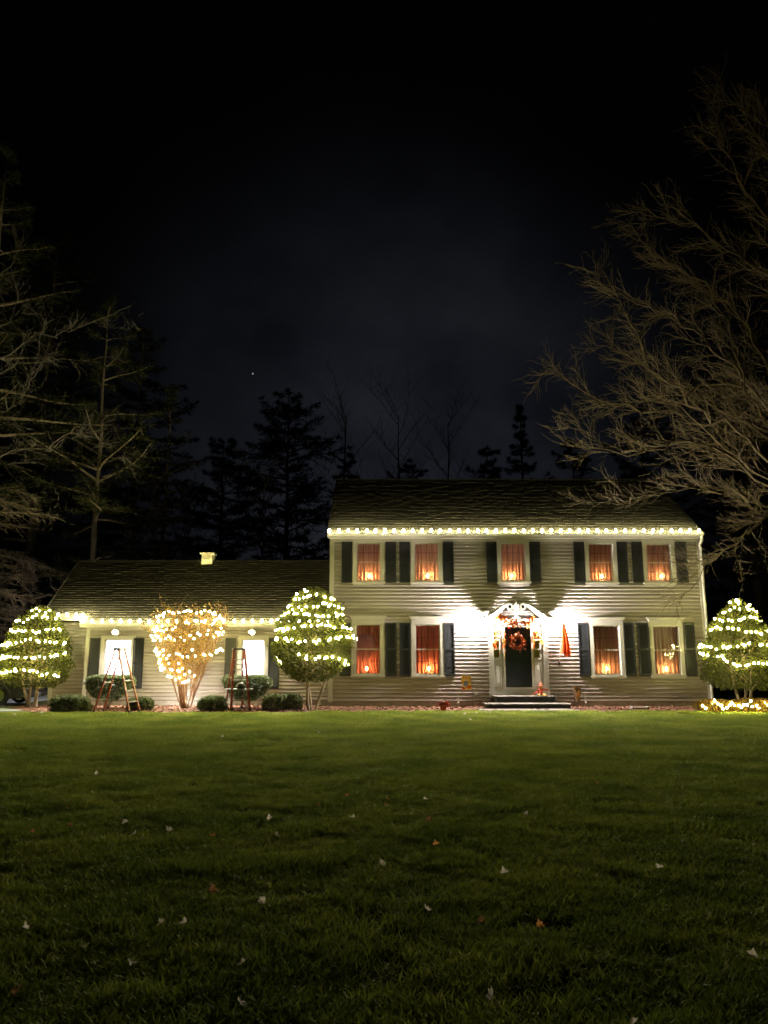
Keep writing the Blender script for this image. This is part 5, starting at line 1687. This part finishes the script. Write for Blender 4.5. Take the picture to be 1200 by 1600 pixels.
# the second bare tree enters from the other side
YT = -1.4
limbs = [
    (pl((-1.4, -1.6, -1.9, -2.1, -2.4), (-130, 760), (-40, 590), (60, 528), (130, 508), (204, 478)), 0.030),
    (pl((-1.4, -1.0, -0.8, -0.6, -0.4), (-130, 800), (-30, 612), (35, 570), (80, 562), (165, 556)), 0.027),
    (pl((-1.4, -1.9, -2.2, -2.4, -2.6), (-130, 820), (-20, 650), (45, 606), (55, 560), (70, 500)), 0.024),
    (pl((-1.4, -1.4, -1.4, -1.4, -1.6), (-130, 840), (0, 712), (75, 701), (105, 690), (206, 722)), 0.030),
    (pl((-1.4, -1.4, -1.4), (75, 701), (120, 670), (180, 655)), 0.015),
    (pl((-1.4, -1.0, -0.8, -0.6), (-130, 790), (-60, 480), (0, 425), (30, 395)), 0.030),
    (pl((-1.4, -2.0, -2.4, -2.6), (-130, 790), (-60, 560), (-5, 520), (42, 455)), 0.024),
    (pl((-1.4, -1.6, -1.8, -2.0), (-130, 850), (-30, 705), (30, 755), (70, 815)), 0.018),
    (pl((-1.4, -1.6, -1.8, -2.0), (-130, 760), (-160, 560), (-220, 420), (-260, 300)), 0.048),
]
limbed_tree('bare_tree', 'bare tree whose long limbs enter the picture before the pines by the driveway', (at(-130, 1000, YT).x, YT, 0), at(-130, 850, YT), limbs, 52, Vector((0.16, 0, 0.02)), step=1.0, l1=(0.35, 1.0), twm='greytwig')

# ------------------------------------------------------------------ pines behind the house
def needle_tufts(P, D, size, r, k=6, wid=0.035):
    """each tuft is a spray of thin needles"""
    n = len(P)
    P = np.repeat(P, k, 0); D = np.repeat(D, k, 0)
    d = D + r.normal(0, 0.65, P.shape)
    d /= np.linalg.norm(d, axis=1, keepdims=True) + 1e-9
    s = size * r.uniform(0.6, 1.2, (len(P), 1))
    a = np.cross(d, r.normal(0, 1, P.shape)); a /= np.linalg.norm(a, axis=1, keepdims=True) + 1e-9
    a *= s * wid
    V = np.stack([P - a, P + a, P + d * s], 1).reshape(-1, 3)
    return V, np.arange(len(V)).reshape(-1, 3)
def pine(px, top, Y, half_px, label, seed, crown_from=0.25, nm='needle', whorls=18, tuft=0.30, dead=0, k=6, dens=1.0, lean=0.0, shape=None, wid=0.035, r0=None):
    rr = random.Random(seed); r = np.random.default_rng(seed)
    tp = at(px, top, Y)
    half = 1.25 * half_px / FPX * (Y - CAM_Y)
    base = Vector((tp.x - lean, Y, 0)); H = tp.z
    t = thing('pine_tree', base, label, 'tree', 'pines behind the house')
    r0 = r0 or 0.012 * H + 0.05
    m = MB()
    tpts = [base + Vector((lean * (i / 8), 0, H * i / 8)) + Vector((rr.uniform(-.06, .06), rr.uniform(-.06, .06), 0)) * (i > 0) for i in range(9)]
    m.tube(tpts, [r0 * (1 - 0.93 * i / 8) for i in range(9)], 9)
    m.build('trunk', M['pinebark'], t, True)
    mb = MB()
    P, D = [], []
    z0 = H * crown_from
    for wv in range(whorls):
        u = (wv + rr.uniform(-.3, .3)) / (whorls - 1)
        u = min(max(u, 0), 0.99)
        z = z0 + (H - z0) * u
        sh = shape(u) if shape else (1 - u) ** 0.75 * (0.6 + 0.4 * min(1, u * 5))
        nb = rr.randint(3, 5)
        a0 = rr.uniform(0, 6.28)
        for b in range(nb):
            a = a0 + 6.28 * b / nb + rr.uniform(-.4, .4)
            L = half * max(0.05, sh) * rr.choice((0.45, 0.7, 0.9, 1.05, 1.25)) * rr.uniform(0.85, 1.1)
            p = base + Vector((lean * z / H, 0, z + rr.uniform(-0.35, 0.35)))
            pts = [p]
            d = Vector((math.cos(a), math.sin(a), rr.uniform(0.12, 0.5) if u > 0.3 else rr.uniform(-0.05, 0.2)))
            for s in range(5):
                d = (d + Vector((rr.gauss(0, .12), rr.gauss(0, .12), rr.gauss(0, .08) + (0.09 if s > 2 else -0.03)))).normalized()
                pts.append(pts[-1] + d * L / 5)
            mb.tube(pts, [max(0.012, 0.035 * L / 2 * (1 - s / 5.5)) for s in range(6)], 4, cap=False)
            # flat fans of branchlets, long near the trunk and short at the tip
            sd = Vector((-math.sin(a), math.cos(a), 0))
            out = Vector((math.cos(a), math.sin(a), 0))
            nbr = max(3, int(5 * dens * min(1.6, 0.5 + L / 3)))
            for q_ in range(nbr):
                tt = 0.22 + 0.78 * (q_ + rr.random()) / nbr
                f_ = tt * 5
                i_ = min(4, int(f_))
                p_ = pts[i_].lerp(pts[i_ + 1], f_ - i_)
                for s_ in (-1, 1):
                    bl = L * (0.42 * (1 - tt) + 0.07) * rr.uniform(0.5, 1.25)
                    dr = (out * 0.75 + sd * s_ * rr.uniform(0.5, 1.1) + Vector((0, 0, rr.gauss(-0.08, 0.16)))).normalized()
                    nt = max(2, int(bl / (tuft * 0.45)))
                    for j_ in range(nt + 1):
                        w_ = p_ + dr * (bl * j_ / nt)
                        P.append((w_.x + rr.gauss(0, .03), w_.y + rr.gauss(0, .03), w_.z + rr.gauss(0, .04)))
                        D.append((dr.x, dr.y, dr.z + 0.25))
            for j_ in range(3):
                P.append(tuple(pts[5])); D.append((out.x, out.y, 0.2))
    for b in range(dead):
        z = H * rr.uniform(0.04, crown_from * 1.05)
        a = rr.uniform(-1.9, 0.9)
        pts = branch(mb, base + Vector((lean * z / H, 0, z)), (math.cos(a), math.sin(a), rr.uniform(-0.05, 0.15)), rr.uniform(1.6, 4.0), 0.03, rr, 7, 0.10, -0.10, 0.009, 5)
        for s in range(2, 8):
            for _ in range(3):
                q = Vector((rr.gauss(0, .6), rr.gauss(0, .6), rr.gauss(-.2, .4)))
                sub = branch(mb, pts[s], (pts[s] - pts[s - 1]).normalized() + q * 0.8, rr.uniform(0.4, 1.1), 0.011, rr, 4, 0.25, -0.08, 0.006, 3)
                for x_ in sub[1:4]:
                    branch(mb, x_, (sub[4] - sub[0]).normalized() + Vector((rr.gauss(0, .5), rr.gauss(0, .5), rr.gauss(-.1, .4))), rr.uniform(0.2, 0.5), 0.007, rr, 2, 0.2, -0.05, 0.005, 3)
    mb.build('limbs', M['deadwood' if dead else 'pinebark'], t)['kind'] = 'stuff'
    V, F = needle_tufts(np.array(P), np.array(D), tuft, r, k, wid)
    np_build('crown', V, F, M[nm], t)
    return t
pine(12, 240, 6.0, 170, 'tall pine with pale dead lower branches rising behind the driveway', 61, 0.34, whorls=14, dead=46, tuft=0.34, dens=1.2, r0=0.22)
pine(170, 470, 8.5, 120, 'pine with lit olive sprays just behind the driveway end of the wing roof', 62, 0.27, whorls=13, dead=12, tuft=0.34, dens=1.3, r0=0.19, lean=-0.2)
pine(268, 610, 14, 80, 'slender pine with a pale lit trunk behind the middle of the wing roof', 63, 0.40, whorls=11, dead=10, tuft=0.36, dens=0.8, r0=0.17)
ragged = lambda u: (1 - u) ** 0.55 * 0.95 + 0.05
pine(452, 622, 24, 120, 'broad ragged black pine rising against the pale cloud above the wing', 64, 0.12, 'darkneedle', 32, 0.36, k=6, shape=ragged, wid=0.07, dens=1.1)
pine(350, 692, 26, 85, 'lower dark pine left of the broad ragged black pine', 65, 0.1, 'darkneedle', 25, 0.36, k=6, shape=ragged, wid=0.07, dens=1.1)
pine(812, 634, 30, 52, 'narrow dark pine above the two-storey roof right of its middle', 66, 0.1, 'darkneedle', 28, 0.36, k=6, wid=0.07, dens=1.1)
pine(762, 705, 31, 60, 'short dark pine above the roof just left of the narrow one', 67, 0.1, 'darkneedle', 24, 0.36, k=6, shape=ragged, wid=0.07, dens=1.1)
pine(893, 688, 28, 75, 'dark pine behind the roof where the bare tree twigs begin', 68, 0.1, 'darkneedle', 25, 0.36, k=6, shape=ragged, wid=0.07, dens=1.1)
pine(1000, 640, 26, 90, 'dark pine behind the lower twigs of the large bare tree', 69, 0.1, 'darkneedle', 25, 0.36, k=6, shape=ragged, wid=0.07, dens=1.1)
pine(1150, 560, 20, 110, 'tall dark pine behind the conical lit shrub', 70, 0.05, 'darkneedle', 28, 0.36, k=6, shape=ragged, wid=0.07, dens=1.1)
pine(225, 520, 22, 110, 'tall dark pine between the lit pine and the slender pine', 71, 0.1, 'darkneedle', 28, 0.36, k=6, shape=ragged, wid=0.07, dens=1.1)
pine(90, 380, 20, 140, 'tallest dark pine behind the limbs of the bare driveway tree', 72, 0.05, 'darkneedle', 35, 0.36, k=6, shape=ragged, wid=0.07, dens=1.1)
pine(-40, 420, 14, 150, 'dark pine at the picture edge behind the parked car', 73, 0.05, 'darkneedle', 28, 0.36, k=6, shape=ragged, wid=0.07, dens=1.1)
pine(640, 726, 34, 90, 'low dark pine just showing over the two-storey ridge', 74, 0.05, 'darkneedle', 22, 0.36, k=6, shape=ragged, wid=0.07, dens=1.1)
pine(545, 712, 33, 55, 'small dark pine over the wing end of the main ridge', 75, 0.05, 'darkneedle', 22, 0.36, k=6, shape=ragged, wid=0.07, dens=1.1)
# thin bare trees in the dark behind
def sapling(px, top, Y, label, seed, w=0.35):
    rr = random.Random(seed)
    tp = at(px, top, Y)
    base = Vector((tp.x, Y, 0))
    t = thing('bare_sapling', base, label, 'tree', 'thin bare trees behind the house')
    m = MB()
    H = tp.z
    pts = [base + Vector((rr.uniform(-.12, .12) * (i > 0), rr.uniform(-.1, .1) * (i > 0), H * i / 8)) for i in range(9)]
    m.tube(pts, [0.011 * H * (1 - 0.9 * i / 8) for i in range(9)], 7)
    m.build('trunk', M['pinebark'], t, True)
    mt = MB()
    for i in range(3, 9):
        for _ in range(4):
            a = rr.uniform(0, 6.28)
            sub = branch(mt, pts[i].lerp(pts[i - 1], rr.random()), (math.cos(a) * w, math.sin(a) * w, 0.8), H * rr.uniform(0.12, 0.24), 0.03, rr, 5, 0.2, 0.05, 0.008, 4)
            for q in sub[1:]:
                for _ in range(2):
                    a2 = rr.uniform(0, 6.28)
                    branch(mt, q, (math.cos(a2) * 0.6, math.sin(a2) * 0.6, 0.7), H * rr.uniform(0.05, 0.1), 0.014, rr, 3, 0.25, 0.05, 0.007, 3)
    mt.build('crown', M['pinebark'], t)
sapling(415, 745, 15, 'thin forked bare tree behind the wing roof near its cupola vent', 81)
sapling(244, 800, 13, 'short pale bare tree behind the wing left of the slender pine', 82)
sapling(295, 770, 16, 'thin bare tree behind the wing just right of the slender pine', 83)
sapling(622, 648, 32, 'faint bare tree over the middle-left of the main ridge', 84, 0.6)
sapling(700, 662, 34, 'faint bare tree over the middle of the main ridge', 85, 0.6)
sapling(540, 650, 30, 'faint bare tree right of the broad ragged black pine', 86, 0.6)

# ------------------------------------------------------------------ fallen leaves on the lawn
M['paleleaf'] = leafmat('pale_leaf', [(0.46, 0.41, 0.33), (0.66, 0.62, 0.54)], 0.5)
M['orangeleaf'] = leafmat('orange_leaf', [(0.52, 0.22, 0.06), (0.58, 0.28, 0.10)], 0.5)
M['brownleaf'] = leafmat('brown_leaf', [(0.22, 0.10, 0.05), (0.28, 0.15, 0.07)], 0.5)
def maple_leaf(seed, m):
    rr = random.Random(seed)
    k = 15
    V = [(0, 0, 0)]
    for i in range(k):
        a = 2 * math.pi * i / k
        rad = (1.0 if i % 3 == 0 else (0.70 if i % 3 == 1 else 0.80)) * (0.75 + 0.25 * math.cos(a)) * rr.uniform(0.85, 1.1)
        x, y = rad * math.cos(a), rad * math.sin(a)
        V.append((x, y, 0.85 * y * y + 0.45 * x * x * rr.uniform(0.2, 1) + rr.uniform(-.10, .10)))
    F = [(0, i + 1, (i + 1) % k + 1) for i in range(k)]
    mb = MB().add(V, F)
    mb.tube([(-0.2, 0, 0), (-0.8, 0.03, 0.05), (-1.2, 0.1, 0.22)], 0.03, 4)
    return mb.mesh('fallen_leaf', m)
LM = {c: [maple_leaf(i * 7 + 1, M[c]) for i in range(3)] for c in ('paleleaf', 'orangeleaf', 'brownleaf')}
spots = [(790, 1361, 'p', 14), (605, 1246, 'o', 6), (603, 1256, 'o', 4), (541, 1241, 'o', 5), (552, 1275, 'p', 4), (498, 1256, 'b', 4), (680, 1317, 'o', 9), (333, 1304, 'o', 9),
         (52, 1298, 'b', 6), (108, 1288, 'b', 6), (106, 1262, 'b', 4), (197, 1282, 'p', 5), (210, 1301, 'p', 5), (263, 1295, 'p', 4), (135, 1476, 'p', 14), (408, 1404, 'p', 10), (284, 1440, 'p', 9), (254, 1438, 'p', 7),
         (768, 1551, 'p', 8), (989, 1597, 'p', 12), (42, 1447, 'p', 6), (668, 1418, 'p', 7), (845, 1442, 'o', 9), (205, 1501, 'p', 6), (1178, 1489, 'p', 5), (666, 1247, 'p', 5), (823, 1270, 'p', 5),
         (670, 1279, 'b', 6), (1033, 1352, 'p', 6), (27, 1547, 'b', 7), (376, 1563, 'p', 10), (380, 1500, 'p', 5), (420, 1277, 'p', 4), (22, 1116, 'p', 5), (66, 1113, 'p', 4), (150, 1208, 'p', 3), (348, 1150, 'p', 3), (726, 1115, 'p', 5), (745, 1113, 'p', 5), (735, 1124, 'p', 4), (497, 1143, 'p', 3), (932, 1223, 'b', 5), (577, 1262, 'b', 5), (330, 1388, 'b', 6), (750, 1437, 'b', 7), (598, 1345, 'p', 4), (432, 1303, 'p', 4)]
cname = {'p': ('paleleaf', 'pale curled'), 'o': ('orangeleaf', 'orange'), 'b': ('brownleaf', 'dull brown')}
rr = random.Random(4)
for i, (px, py, c, s) in enumerate(spots):
    q = ground(px, py, 0.085)
    key, word = cname[c]
    size = s / FPX * (q.y - CAM_Y) * 0.62
    size = min(max(size * 1.25, 0.045), 0.12)
    o = put('fallen_leaf', LM[key][i % 3], (q.x, q.y, 0.062 + 0.25 * size), None, (rr.choice((-1, 1)) * rr.uniform(0.35, 1.0), rr.uniform(-0.5, 0.5), rr.uniform(0, 6.28)), (size, size * rr.uniform(0.7, 1.0), size))
    band = 'beside the flower bed' if py < 1160 else 'on the lit upper lawn' if py < 1290 else 'on the dim middle lawn' if py < 1420 else 'on the dark near lawn'
    mates = sorted(p[0] for p in spots if p[2] == c and (p[1] < 1160) == (py < 1160) and (p[1] < 1290) == (py < 1290) and (p[1] < 1420) == (py < 1420))
    k = mates.index(px)
    nth = ['leftmost', 'second', 'third', 'fourth', 'fifth', 'sixth', 'seventh', 'eighth', 'ninth', 'tenth', 'eleventh', 'twelfth', 'thirteenth'][k]
    tag(o, (nth + ' ' if len(mates) > 1 else '') + word + ' fallen leaf ' + ('from the left ' if k else '') + band, 'leaf', 'fallen leaves on the lawn')
